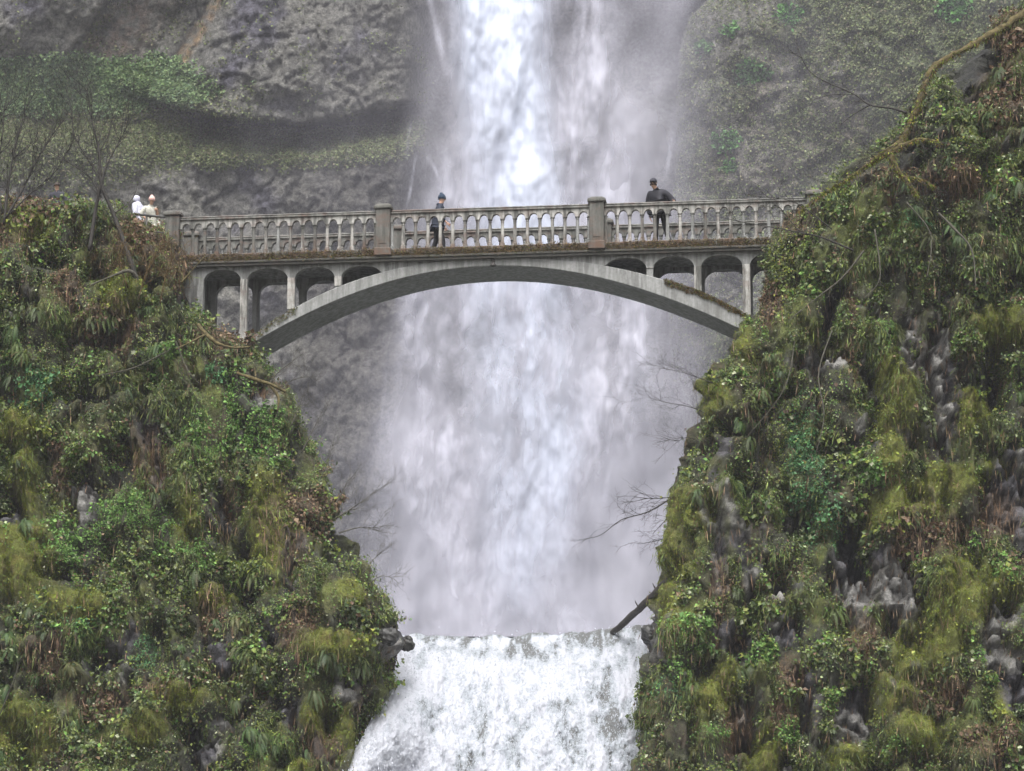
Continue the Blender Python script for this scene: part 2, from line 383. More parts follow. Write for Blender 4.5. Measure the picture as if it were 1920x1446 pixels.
def plume(a, b, sd):
    """comet-shaped clots of falling spray: sharp below, trailing upward"""
    qq = np.stack([a/44., b/44., 0*a], -1)
    wv = fbm(qq, .5, 3, 60+sd)*.9
    q2 = qq+np.stack([wv, 0*wv, 0*wv], -1)
    n = fbm(q2, .30, 5, 61+sd, (1, .40, 1), .55)*.68+fbm(q2, 1.3, 5, 62+sd, (1, .22, 1), .6)*.32
    return sstep(-.28, .5, n)
def veil(a, b):
    A, B = warp(a, b, 34, .5, 5)
    e = edges(B, [(-420, 790), (0, 795), (130, 815), (260, 820), (330, 780), (420, 745), (560, 730), (700, 700), (800, 680), (950, 700), (1100, 735), (1220, 760)],
              [(-420, 1150), (0, 1190), (150, 1225), (300, 1255), (450, 1260), (600, 1262), (800, 1240), (950, 1170), (1050, 1140), (1220, 1170)], A, 95)
    qq = np.stack([A/44., B/44., 0*A], -1)
    st = fbm(qq, 2.0, 6, 55, (1, .10, 1)); st2 = fbm(qq, .6, 5, 56, (1, .4, 1))
    up = np.clip(.44+st*.42+st2*.7, 0, 1); lo = (.22+.95*plume(a, b, 8)+st*.22)*(1-.4*sstep(900, 1200, b))
    return np.clip(e*lerp(up, lo, sstep(300, 560, b)), 0, .9)
def fog(a, b):
    e = edges(b, [(-420, 730), (0, 735), (200, 735), (400, 715), (560, 690), (800, 640), (1000, 640), (1220, 640)],
              [(-420, 1400), (0, 1390), (300, 1360), (600, 1370), (1220, 1400)], a, 150)
    qq = np.stack([a/44., b/44., 0*a], -1)
    n = fbm(qq, .33, 5, 70, (1, .6, 1), .5)
    base = interp(b, [(-420, .35), (0, .36), (250, .42), (420, .42), (600, .42), (900, .58), (1220, .8)])
    return np.clip(e*(base+n*.34), 0, .8)
def trickle(a, b):
    A, B = warp(a, b, 16, .8, 9); d = 0*a
    for x0, y0, x1, y1, w_ in ((800, -20, 822, 90, 6), (812, 40, 850, 160, 8), (1100, -20, 1075, 130, 4), (1092, 60, 1112, 160, 3), (772, 235, 764, 290, 2.5), (785, 300, 762, 400, 2.5), (808, 300, 835, 345, 3),
                               (1262, 230, 1250, 330, 5), (664, 255, 655, 290, 1.5), (722, 700, 716, 790, 2), (1228, 600, 1222, 690, 2.5), (1075, 640, 1060, 700, 2)):
        t = np.clip((B-y0)/(y1-y0), 0, 1); xx = x0+(x1-x0)*t
        d = np.maximum(d, np.exp(-((A-xx)/w_)**2)*sstep(y0-15, y0+15, B)*sstep(y1+25, y1-25, B))
    return d*.45*np.clip(.55+fbm(np.stack([a/44., b/44., 0*a], -1), 2.5, 5, 91, (1, .3, 1))*1.3, 0, 1)
roll = lambda k, s: (lambda a, b, qq: -fbm(qq, k, 4, 80, (1, .35, 1))*s)
sheet('waterfall', 39.5, core, 3, roll(.7, .8), 'bright white main column of the tall waterfall', mat=m_spray('falling_water', (.60, .65, .78)))
sheet('waterfall_veil', 40.6, veil, 3, roll(.6, .9), 'thin outer veil of the tall waterfall', cat='waterfall')
sheet('waterfall_trickles', 38.2, trickle, 3, roll(1, .1), 'thin white side trickles beside the tall waterfall', x=(560, 1300), y=(-40, 800), cat='waterfall')
sheet('mist', 41.3, fog, 8, roll(.3, 1.2), 'soft grey spray drifting round the foot of the falls', kind='stuff', cat='mist', mat=m_spray('mist', (.42, .415, .475)))
def bank(a, b):  # opacity of one broad sheet that paints haze over the far cliff
    qq = np.stack([a/44., b/44., 0*a], -1); n = fbm(qq, .22, 4, 77, (1, .6, 1))
    return np.clip((.03+.04*n+.08*blob(a, b, 1000, 500, 460, 700, .8)+.03*sstep(600, 1300, a))*edges(b, [(-420, -430), (1260, -430)], [(-420, 2300), (1260, 2300)], a, 400)*sstep(-420, -200, b), 0, .5)
sheet('mist', 29, bank, 10, roll(.2, 1.6), 'thin grey sheet of spray standing in for haze across the whole amphitheatre', kind='stuff', cat='mist', mat=bpy.data.materials['mist'], x=(-500, 2400))
sheet('mist', 33.5, lambda a, b: fog(a+170, b+90)*.30*sstep(500, 1150, b)*edges(b, [(-420, 500), (1260, 500)], [(-420, 1500), (1260, 1500)], a, 200), 8, roll(.3, 1.2), 'low bank of spray above the lower pool', kind='stuff', cat='mist', mat=bpy.data.materials['mist'])

# ================================================================== THE NEAR GORGE WALLS
L_EDGE = [(360, -60), (385, 5), (395, 70), (402, 150), (408, 235), (430, 300), (470, 338), (500, 358), (530, 366), (600, 372), (628, 395), (645, 440), (665, 485), (700, 502),
          (740, 532), (800, 552), (870, 592), (930, 612), (980, 642), (1040, 668), (1080, 692), (1140, 716), (1180, 744), (1205, 758), (1225, 748), (1245, 722), (1270, 716), (1300, 728), (1340, 702), (1400, 680), (1446, 662), (1640, 600), (2300, 560)]
R_EDGE = [(-60, 2000), (0, 1930), (30, 1895), (70, 1845), (110, 1795), (160, 1745), (220, 1705), (280, 1650), (330, 1590), (365, 1525), (400, 1503), (440, 1462), (480, 1445), (520, 1442), (560, 1432), (600, 1418),
          (640, 1404), (680, 1376), (740, 1336), (800, 1310), (860, 1290), (900, 1277), (950, 1268), (1000, 1260), (1050, 1254), (1100, 1252), (1140, 1238), (1180, 1218), (1220, 1210), (1300, 1202), (1370, 1196), (1446, 1190), (1640, 1200), (2300, 1210)]
#        kind, px, py, rx, ry
L_PATCH = [('bright', 435, 790, 75, 75), ('bright', 370, 850, 35, 40), ('bright', 255, 960, 75, 45), ('bright', 310, 1000, 40, 45), ('bright', 95, 1020, 85, 45), ('bright', 368, 1030, 22, 45), ('bright', 320, 700, 28, 40),
           ('bright', 500, 820, 30, 60), ('bright', 10, 690, 30, 20), ('bright', 165, 1190, 50, 20), ('bright', 560, 1240, 30, 20), ('bright', 500, 1400, 40, 30), ('teal', 50, 720, 40, 35), ('teal', 270, 1210, 26, 40), ('teal', 400, 705, 22, 22), ('teal', 150, 1170, 30, 20),
           ('moss', 30, 810, 45, 28), ('moss', 48, 900, 16, 70), ('moss', 640, 1390, 24, 60), ('moss', 600, 1340, 32, 30), ('moss', 40, 1050, 60, 70), ('moss', 230, 560, 40, 36), ('moss', 520, 1020, 45, 50), ('moss', 150, 1145, 60, 25), ('moss', 30, 1370, 70, 50),
           ('moss', 350, 975, 25, 40), ('moss', 495, 935, 30, 45), ('moss', 330, 1310, 50, 22), ('moss', 400, 1120, 35, 22), ('moss', 620, 1215, 60, 25), ('moss', 60, 430, 40, 25), ('moss', 560, 1440, 30, 20), ('moss', 270, 1370, 35, 30), ('moss', 650, 1120, 20, 30),
           ('rock', 155, 935, 34, 52), ('rock', 285, 810, 26, 32), ('rock', 336, 830, 14, 24), ('rock', 408, 1235, 32, 38), ('rock', 385, 1405, 34, 26), ('rock', 180, 640, 55, 22), ('rock', 545, 1060, 16, 65), ('rock', 490, 745, 24, 30), ('rock', 300, 890, 20, 30), ('rock', 20, 960, 28, 30),
           ('rock', 415, 960, 16, 55), ('rock', 540, 1330, 20, 40), ('rock', 650, 1290, 22, 25), ('rock', 180, 1250, 30, 18), ('rock', 420, 1350, 30, 18), ('rock', 735, 1200, 22, 40), ('rock', 500, 1190, 25, 40),
           ('dark', 20, 850, 24, 24), ('dark', 160, 735, 45, 22), ('dark', 285, 530, 26, 20), ('dark', 350, 555, 28, 36), ('dark', 430, 870, 12, 40), ('dark', 120, 1080, 45, 14), ('dark', 90, 490, 35, 20), ('dark', 360, 1370, 26, 20), ('dark', 185, 500, 30, 26), ('dark', 640, 1000, 14, 40),
           ('dark', 175, 1175, 20, 14), ('dark', 460, 1080, 20, 60), ('dark', 620, 1345, 24, 28), ('dark', 280, 730, 25, 12), ('dark', 345, 1170, 14, 12),
           ('brown', 255, 470, 70, 45), ('brown', 340, 500, 40, 40), ('brown', 120, 545, 30, 40), ('brown', 210, 620, 60, 40), ('brown', 290, 870, 36, 60), ('brown', 540, 980, 50, 70), ('brown', 600, 1400, 32, 45), ('brown', 400, 1140, 26, 40), ('brown', 190, 1310, 60, 28), ('brown', 560, 1180, 30, 50),
           ('brown', 20, 420, 40, 60), ('brown', 620, 880, 30, 40), ('brown', 110, 860, 14, 60), ('brown', 300, 1290, 45, 20), ('brown', 440, 930, 20, 40), ('brown', 410, 640, 60, 20), ('brown', 500, 730, 35, 15), ('brown', 90, 1240, 40, 40), ('brown', 620, 950, 50, 14)]
R_PATCH = [('teal', 1508, 850, 34, 110), ('teal', 1548, 965, 34, 75), ('bright', 1290, 1195, 60, 26), ('bright', 1285, 1270, 32, 30), ('bright', 1400, 1225, 45, 20), ('bright', 1670, 620, 30, 22), ('bright', 1830, 1000, 30, 20), ('bright', 1850, 1240, 30, 20), ('teal', 1710, 420, 30, 20), ('bright', 1480, 1370, 26, 20), ('teal', 1260, 1300, 30, 20),
           ('bright', 1870, 1075, 60, 18), ('bright', 1700, 1400, 30, 20), ('bright', 1640, 900, 40, 16), ('bright', 1330, 1380, 30, 14),
           ('moss', 1875, 615, 50, 24), ('moss', 1680, 745, 26, 62), ('moss', 1665, 870, 22, 34), ('moss', 1660, 972, 36, 20), ('moss', 1820, 1120, 70, 66), ('moss', 1760, 1180, 35, 80), ('moss', 1728, 1378, 44, 30), ('moss', 1345, 750, 28, 26), ('moss', 1275, 1050, 26, 45), ('moss', 1345, 1290, 40, 40), ('moss', 1300, 960, 40, 30),
           ('moss', 1430, 1400, 30, 40), ('moss', 1815, 770, 30, 30), ('moss', 1700, 1240, 24, 60), ('moss', 1890, 870, 40, 20), ('moss', 1400, 640, 20, 30), ('moss', 1720, 940, 60, 30), ('moss', 1660, 1310, 18, 30), ('moss', 1880, 1330, 20, 30), ('moss', 1262, 1140, 20, 60), ('moss', 1780, 900, 40, 25), ('moss', 1590, 1420, 30, 20),
           ('rock', 1765, 700, 26, 105), ('rock', 1605, 1100, 36, 75), ('rock', 1688, 1112, 38, 55), ('rock', 1900, 920, 34, 80), ('rock', 1465, 1100, 20, 26), ('rock', 1370, 1190, 34, 24), ('rock', 1400, 1335, 26, 44), ('rock', 1880, 1150, 30, 26), ('rock', 1510, 1310, 18, 44), ('rock', 1600, 1340, 30, 55), ('rock', 1860, 1200, 22, 60),
           ('rock', 1350, 1040, 12, 90), ('rock', 1545, 675, 60, 16), ('rock', 1700, 640, 20, 60), ('rock', 1660, 1040, 30, 24), ('rock', 1905, 1300, 22, 50), ('rock', 1560, 560, 16, 40), ('rock', 1230, 1200, 18, 45), ('rock', 1480, 1180, 26, 22),
           ('dark', 1492, 960, 36, 36), ('dark', 1606, 1010, 30, 50), ('dark', 1870, 645, 34, 16), ('dark', 1820, 120, 60, 60), ('dark', 1700, 290, 40, 30), ('dark', 1400, 900, 30, 30), ('dark', 1890, 1130, 20, 22), ('dark', 1315, 1260, 22, 32), ('dark', 1400, 1385, 36, 22), ('dark', 1640, 745, 14, 60), ('dark', 1860, 700, 24, 50),
           ('dark', 1380, 800, 30, 16), ('dark', 1850, 240, 50, 16), ('dark', 1750, 345, 50, 14), ('dark', 1720, 1420, 24, 20), ('dark', 1640, 1440, 40, 20), ('dark', 1790, 370, 24, 30), ('dark', 1670, 1165, 20, 20), ('dark', 1480, 720, 20, 12),
           ('brown', 1880, 170, 50, 70), ('brown', 1640, 210, 50, 30), ('brown', 1475, 400, 40, 40), ('brown', 1800, 340, 60, 30), ('brown', 1450, 560, 20, 50), ('brown', 1350, 1100, 18, 50), ('brown', 1740, 1000, 70, 50), ('brown', 1620, 1200, 26, 50), ('brown', 1480, 1270, 24, 30), ('brown', 1840, 1400, 40, 30),
           ('brown', 1760, 1300, 50, 30), ('brown', 1890, 1380, 40, 30), ('brown', 1290, 640, 12, 30), ('brown', 1380, 1360, 26, 50), ('brown', 1870, 960, 40, 40), ('brown', 1700, 330, 60, 30), ('brown', 1900, 60, 40, 40), ('brown', 1460, 1340, 26, 30), ('brown', 1600, 620, 12, 90)]

def gorge(side):
    tab = L_EDGE if side < 0 else R_EDGE
    far_px = -420 if side < 0 else 2340
    rows = np.concatenate([np.arange(362 if side < 0 else -40, 1520, 5.), np.arange(1520, 2200, 40.)])
    e = interp(rows, tab)
    nf = 330; nb = 26
    f = np.linspace(0, 1, nf)
    A = far_px+(e[:, None]-far_px)*f[None, :]**.92
    B = np.repeat(rows[:, None], nf, 1)
    # the wall leans towards the camera at its foot
    base = interp(B, [(-60, 1.), (340, -2.6), (520, -3.0), (700, -3.3), (1200, -4.6), (1500, -5.6), (2200, -7)]) if side > 0 else \
        interp(B, [(360, 1.5), (400, -.2), (480, -1.0), (640, -1.6), (900, -2.8), (1200, -4.4), (1500, -5.6), (2200, -7)])
    de = np.abs(e[:, None]-A)/66.
    Rr = 1.9
    rnd = np.where(de < Rr, Rr-np.sqrt(np.clip(Rr**2-(Rr-de)**2, 0, None)), 0)*1.15
    if side > 0: base = base-np.clip((A-1500)/66., 0, 12)*.28*sstep(700, 200, B)
    Yv = base+rnd
    # side wall running back into the gorge
    kb = np.linspace(0, 1, nb+1)[1:]
    back = kb[None, :]**1.4*(13 if side > 0 else 11)
    A2 = e[:, None]+side*kb[None, :]**1.5*90; B2 = np.repeat(rows[:, None], nb, 1)
    Y2 = (base[:, -1:]+Rr*1.15)+back
    A = np.concatenate([A, A2], 1); B = np.concatenate([B, B2], 1); Yv = np.concatenate([Yv, Y2], 1)
    Pm = P(A, B, Yv)
    front = np.concatenate([np.ones((len(rows), nf)), np.zeros((len(rows), nb))+.3], 1)
    qn = Pm.copy()
    a1 = fbm(qn, .35, 4, 101+side); a2 = fbm(qn, .9, 4, 102, (1, 1, .55)); a3 = fbm(qn, 2.1, 4, 103); a4 = fbm(qn, .55, 3, 104, (1.6, 1, .35), ridge=True)
    c1, g1, i1 = cells(qn+.3*np.stack([a2, a3, a1], -1), 1.1, 7, (1, 1, .75)); c2, g2, i2 = cells(qn, 3.1, 8)
    masks = {k: np.zeros(A.shape) for k in ('bright', 'teal', 'moss', 'rock', 'dark', 'brown')}
    for k, x0, y0, rx, ry in (L_PATCH if side < 0 else R_PATCH):
        m = (np.abs(A-x0) < rx*2.4)&(np.abs(B-y0) < ry*2.4)
        if m.any():
            sc_ = 1.3 if (k in ('rock', 'moss') and side > 0) else 1.1
            v = blob(A[m], B[m], x0, y0, rx*sc_, ry*sc_, .35, a3[m]*.55+a2[m]*.35); masks[k][m] = np.maximum(masks[k][m], v)
    led = fbm(qn, .75, 4, 120, (.55, .8, 1.7))                       # ledges where ferns root
    vr = fbm(qn, 1.0, 4, 127, (1, 1, .16)); cr = fbm(qn, .8, 4, 125, (1.5, 1, .38), ridge=True); crev = sstep(.52, .8, cr)
    mm = fbm(qn, 1.0, 4, 160, (1, 1, .6)); matm = np.maximum(masks['moss'], sstep(.10, .32, mm))
    rkm = 1-.65*masks['rock']
    out = a1*.55+vr*(.75 if side > 0 else .45)*rkm+a2*.42*rkm+a4*.30*rkm-crev*.75+(i1-.5)*.40+(i2-.5)*.10-.12*(1-sstep(0, .1, g1))+a3*.14+fbm(qn, 5, 3, 108)*.05+sstep(.1, .5, led)*.38
    out += masks['moss']*.30-masks['dark']*.95-masks['rock']*.30*(1-i2)-masks['rock']*(i1-.5)*.3+masks['bright']*.12
    amp = np.where(de < .5, .35+de*1.3, 1) if False else 1
    nrm = np.stack([-side*sstep(1.4, 0, np.concatenate([de, np.zeros((len(rows), nb))], 1)), -np.ones(A.shape), .25+0*A], -1)
    nrm[:, nf:, 1] *= .25; nrm = unit(nrm)
    G = Pm+nrm*(out*lerp(1, .55, np.concatenate([sstep(1.2, 0, de), np.ones((len(rows), nb))], 1)))[..., None]
    # rock and moss colours, with shade painted into the hollows
    c = np.zeros(A.shape+(3,))+np.array([.040, .042, .026])
    c = mixc(c, (.085, .09, .03), sstep(-.1, .35, a2+led*.4))
    c = mixc(c, (.075, .055, .035), sstep(.05, .4, fbm(qn, .7, 4, 110)))
    c = mixc(c, (.105, .125, .03), matm*.85)
    c = mixc(c, (.135, .15, .03), masks['moss']*sstep(-.9, .1, a3))
    c = mixc(c, (.15, .11, .03), masks['moss']*sstep(.0, .4, fbm(qn, 2.5, 4, 111))*.7)
    c *= (1+.55*fbm(qn, 6, 3, 113))[..., None]
    rk = np.stack([np.array([.19, .185, .175])+0*i2[..., None], np.array([.075, .072, .08])+0*i2[..., None]], 0)
    rc = np.where((i1 > .5)[..., None], rk[0], rk[1])*(1+1.3*(i2-.5))[..., None]*(1-.6*(1-sstep(0, .16, g2)))[..., None]
    bare = np.maximum(masks['rock'], sstep(.36, .5, fbm(qn, .7, 4, 112, (1, 1, .55)))*.9)
    if side > 0: bare = np.maximum(bare, sstep(.24, .38, fbm(qn, 1.1, 4, 116, (1, 1, .28)))*.85*sstep(450, 650, B))
    c = mixc(c, 0, bare)+rc*bare[..., None]
    c = mixc(c, (.028, .028, .03), np.maximum(masks['dark']*.8, crev*.75))  # near-black painted in hollows and crevices, standing in for their shade
    c = mixc(c, (.10, .068, .045), masks['brown']*.6)
    c *= (1-.4*(1-sstep(0, .1, g1)))[..., None]*(1+.4*a3)[..., None]
    if side > 0: c = mixc(c, (.07, .07, .05), sstep(30, -10, A-interp(B, R_EDGE))*sstep(1150, 1250, B)*.6)
    o = mesh_np('cliff', G.reshape(-1, 3), grid_faces(*A.shape)[:, ::(-1 if side < 0 else 1)] if True else None, M['rock'], cols=np.clip(c, .008, 1).reshape(-1, 3), smooth=True)
    tag(o, 'near mossy rock wall under the %s end of the footbridge' % ('left' if side < 0 else 'right'), 'cliff', kind='structure')
    NN = normals_grid(G)
    vis = ((A > -40)&(A < 1960)&(B < 1480))*np.concatenate([np.ones((len(rows), nf)), np.repeat((1-kb)[None, :]**2*.5, len(rows), 0)], 1)
    return dict(G=G, N=NN, A=A, B=B, m=masks, vis=vis, bare=bare, led=led, crev=crev, matm=matm, a=(a1, a2, a3), q=qn, o=o, side=side, edge=np.concatenate([sstep(1.0, 0, de), np.ones((len(rows), nb))], 1))
GL, GR = gorge(-1), gorge(1)

PAL = dict(dark=[(.038, .06, .02), (.055, .085, .024), (.07, .10, .032), (.05, .08, .03)],
           olive=[(.11, .155, .03), (.145, .185, .04), (.09, .13, .03), (.175, .21, .06), (.12, .13, .038)],
           pale=[(.22, .26, .14), (.18, .22, .11), (.29, .31, .20)],
           bright=[(.10, .21, .045), (.13, .25, .055), (.08, .17, .04), (.16, .27, .07)],
           teal=[(.075, .18, .07), (.09, .21, .09), (.06, .14, .055)],
           moss=[(.18, .215, .03), (.15, .19, .03), (.22, .235, .045), (.11, .15, .025)],
           brown=[(.12, .075, .045), (.16, .10, .06), (.09, .055, .035), (.20, .14, .085)])
def gcol(g, i, j):
    """leaf hue drifts from patch to patch over the wall, as the species do"""
    n = len(i); r_ = rng.rand(n); a1, a2, a3 = g['a']
    if 'n1' not in g: g['n1'] = fbm(g['q'], 1.1, 4, 130); g['n2'] = fbm(g['q'], .5, 4, 131); g['n3'] = fbm(g['q'], 2.4, 3, 132)
    t = g['n1'][i, j]+.5*g['n3'][i, j]+rng.normal(size=n)*.22
    out = np.array(PAL['olive'])[rng.randint(5, size=n)]
    def put(mask, k):
        p_ = np.array(PAL[k]); out[mask] = p_[rng.randint(len(p_), size=mask.sum())]
    put(t < -.12, 'dark'); put((t > .34), 'bright'); put((g['n2'][i, j]+rng.normal(size=n)*.2 > .5), 'brown')
    put((g['n2'][i, j]+rng.normal(size=n)*.15 < -.42), 'moss')
    put(rng.rand(n) < .13, 'pale'); put(rng.rand(n) < .05, 'brown')
    for k in ('brown', 'moss', 'bright', 'teal'): put(g['m'][k][i, j] > .3+rng.rand(n)*.9, k)
    return out
def ivy(g, count, smin, smax, lift, name, label, cat, dens, droop=.8, spread=.6, asp=.85, colf=None, mat=None, fold=.15):
    i, j, u, v = pick(g['G'], dens, count)
    pos = samp(g['G'], i, j, u, v); n_ = g['N'][i, j]
    size = smin+(smax-smin)*rng.rand(count)**1.6
    if 'sz' not in g: g['sz'] = 0.66+.75*sstep(-.25, .4, fbm(g['q'], .8, 3, 170))
    size *= g['sz'][i, j] if name in ('ivy', 'undergrowth') else 1
    pos = pos+n_*(rng.rand(count, 1)**1.3*lift)
    o = leaves(name, pos, n_, size, (colf or gcol)(g, i, j), mat or M['leaf'], droop, spread, asp, fold)
    return tag(o, label, cat, kind='stuff')
for g in (GL, GR):
    sd = 'left' if g['side'] < 0 else 'right'; a1, a2, a3 = g['a']; m = g['m']
    cover = g['vis']*(1-np.clip(1.15*np.maximum(g['bare'], m['dark']*.95), 0, 1))*(1-.75*g['crev'])*(.10+sstep(-.18, .22, fbm(g['q'], 1.5, 4, 140, (1, 1, .6))))*(1-.6*g['matm'])
    K = 1.0 if g['side'] < 0 else 1.05; lf = 1 if g['side'] < 0 else .6
    ivy(g, int(230000*K), .028, .075, .14*lf, 'ivy', 'dense small leaved creepers covering the %s gorge wall' % sd, 'creeper', cover*(1-.7*m['moss'])*(1+1.5*np.maximum(m['bright'], m['teal'])))
    # clumped tufts standing off the wall
    cl = sstep(.12, .3, fbm(g['q'], 2.2, 3, 150))
    ivy(g, int(90000*K), .05, .13, .42*lf, 'undergrowth', 'tufts of broader leaves standing out from the %s gorge wall' % sd, 'undergrowth', cover*cl*(1-.8*m['moss']), .6, .7)
    # moss: very small blades, thick on the cushions
    mcol = lambda g_, i, j: mixc(mixc(np.array([(.10, .13, .035), (.12, .15, .04), (.085, .105, .03), (.14, .16, .05)])[rng.randint(4, size=len(i))], np.array(PAL['moss'])[rng.randint(4, size=len(i))], g_['m']['moss'][i, j]), (.18, .12, .035), (rng.rand(len(i)) < .12)*1.)
    ivy(g, int(200000*K), .02, .05, .07, 'moss', 'soft yellow green moss cushions on the %s gorge wall' % sd, 'moss', g['vis']*(m['moss']*3+1.0*g['matm']+.08)*(1-g['bare']), .9, .9, .35, mcol, M['moss'])
    hcol = lambda g_, i, j: np.array([(.12, .155, .03), (.15, .175, .04), (.165, .16, .045), (.09, .12, .03), (.12, .10, .04)])[rng.randint(5, size=len(i))]
    ivy(g, int(60000*K), .04, .17, .14, 'hanging_moss', 'strands of green and ochre moss hanging down the %s gorge wall' % sd, 'hanging moss', g['vis']*(m['moss']*2+1.2*g['matm']+.25*sstep(0, .4, fbm(g['q'], 1.3, 3, 171, (1, 1, .4))))*(1-.8*g['bare']), 2.6, .22, .08, hcol, M['moss'], .01)
    # dead hanging grass and fronds
    bcol = lambda g_, i, j: np.array(PAL['brown'])[rng.randint(4, size=len(i))]*np.where(rng.rand(len(i), 1) < .25, 1.7, 1)
    ivy(g, int(26000*K), .12, .42, .15, 'dead_grass', 'brown dead grass and old fronds hanging down the %s gorge wall' % sd, 'dead grass', g['vis']*(m['brown']*1.3+.14+.5*sstep(.2, .5, g['led']))*(1-m['dark']), 1.9, .25, .06, bcol, M['leaf'], .01)
    gcolg = lambda g_, i, j: np.array(PAL['olive']+PAL['dark'])[rng.randint(9, size=len(i))]
    ivy(g, int(30000*K), .12, .34, .2, 'grass', 'thin green grass blades trailing from ledges on the %s gorge wall' % sd, 'grass', cover*sstep(0, .5, g['led']), 1.3, .5, .09, gcolg, M['leaf'], .01)

# ---- sword ferns, each one a plant
def fern_mesh(seed, L=.62, nfr=20, hang=1.0, col=(.055, .085, .028)):
    r_ = np.random.RandomState(seed); V = []; F = []; C = []
    for k in range(nfr):
        az = r_.uniform(-1.35, 1.35); el = r_.uniform(-.6, .95); ln = L*r_.uniform(.6, 1.15)
        d = np.array([math.sin(az)*math.cos(el), -math.cos(az)*math.cos(el), math.sin(el)]); p_ = np.zeros(3); ns = 12
        cc = np.array(col)*r_.uniform(.75, 1.4)*np.array([r_.uniform(.9, 1.2), 1, r_.uniform(.8, 1.1)])
        if r_.rand() < .04: cc = np.array([.13, .08, .04])
        for s in range(ns):
            st = ln/ns; q_ = p_+d*st
            d2 = unit(d+np.array([0, 0, -.24*hang])); side = unit(np.cross(d, [0, 0, 1])+1e-4)
            t = s/ns; wd = ln*.08*math.sin(math.pi*min(1, .12+t*.93))**.7+.006
            for sg in (-1, 1):
                a = p_+side*sg*.004; tip = p_+side*sg*wd+d*st*.6+np.array([0, 0, -.25*wd]); n0 = len(V)
                V += [a, tip, p_+d*st*.85]; F.append((n0, n0+1, n0+2)); C += [cc]*3
            p_ = q_; d = d2
    return np.array(V), np.array(F), np.clip(np.array(C), .005, 1)
fern_meshes = []
for k, cl_ in enumerate([(.05, .08, .028), (.06, .085, .035), (.08, .12, .035), (.045, .07, .03), (.10, .11, .04), (.06, .105, .035), (.07, .09, .04)]):
    V, F, C_ = fern_mesh(20+k, .55+.07*(k % 3), 26+3*(k % 3), 1.0+.2*(k % 2), cl_)
    o = mesh_np('sword_fern', V, F, M['leaf'], cols=C_); fern_meshes.append(o.data); bpy.data.objects.remove(o)
def ferns(g, count, dens, label, group, smin=.45, smax=.98, kinds=range(7)):
    i, j, u, v = pick(g['G'], dens, count); pos = samp(g['G'], i, j, u, v)+g['N'][i, j]*.12
    for k in range(count):
        o = bpy.data.objects.new('sword_fern', fern_meshes[kinds[rng.randint(len(kinds))]]); COL.objects.link(o)
        o.location = pos[k]; s = smin+(smax-smin)*rng.rand(); o.scale = (s, s, s*rng.uniform(.85, 1.1))
        nx = g['N'][i[k], j[k]]; o.rotation_euler = (rng.uniform(-.2, .2), rng.uniform(-.3, .3), math.atan2(nx[0], -nx[1])*.6+rng.uniform(-.6, .6))
        tag(o, label, 'fern', group)
for g in (GL, GR):
    sd = 'left' if g['side'] < 0 else 'right'
    base = g['vis']*(.12+sstep(0, .4, g['led']))*(1-g['bare'])*(1-g['m']['moss'])*(1-g['m']['dark'])*(1-.85*g['edge'])
    if g['side'] < 0:
        zone = blob(g['A'], g['B'], 150, 560, 330, 140, .6)*1.6+sstep(1040, 1120, g['B'])*1.5+.25
        ferns(g, 150, base*zone, 'drooping green sword fern rooted in the mossy wall left of the falls', 'sword ferns on the left gorge wall')
    else:
        zone = sstep(1600, 1750, g['A'])*sstep(620, 420, g['B'])*2.0+sstep(1600, 1380, g['A'])*.5+.35
        ferns(g, 140, base*zone, 'drooping green sword fern rooted in the mossy wall right of the falls', 'sword ferns on the right gorge wall')

# ================================================================== THE FOOTBRIDGE
PSI = R(7); ZB = 18.0; CP, SP_ = math.cos(PSI), math.sin(PSI)
bridge = empty('footbridge', (0, 0, ZB), -PSI)
tag(bridge, 'pale concrete arched footbridge with open arcaded parapets across the gorge', 'bridge')
def BW(s, y, z): return Vector((s*CP+y*SP_, -s*SP_+y*CP, z))      # bridge coordinates -> world
WB = 2.30                                                        # parapet to parapet
S0, S1 = -9.75, 8.6
ext = lambda s: np.polyval([-0.000202, 0.000293, -0.031806, -0.041592, 20.327035], s)
inn = lambda s: np.polyval([6.5e-05, 0.000457, -0.046159, -0.059513, 20.075634], s)
# arch rib: one curved slab of concrete
AY0, AY1 = .02, 1.86
ss = np.linspace(-8.3, 7.6, 90); V = []; F = []
for s in ss:
    zo, zi = ext(s)-ZB, inn(s)-ZB
    if zo-zi < .22: zi = zo-.22
    c_ = .02
    V += [(s, AY0+c_, zo), (s, AY0, zo-c_), (s, AY0, zi+c_), (s, AY0+c_, zi), (s, AY1-c_, zi), (s, AY1, zi+c_), (s, AY1, zo-c_), (s, AY1-c_, zo)]
for k in range(len(ss)-1):
    for i in range(8):
        j = (i+1) % 8; F.append((k*8+i, k*8+8+i, k*8+8+j, k*8+j))
F += [tuple(range(8)), tuple(range(len(V)-1, len(V)-9, -1))]
mesh_np('arch_rib', V, F, M['concrete_clean'], bridge)
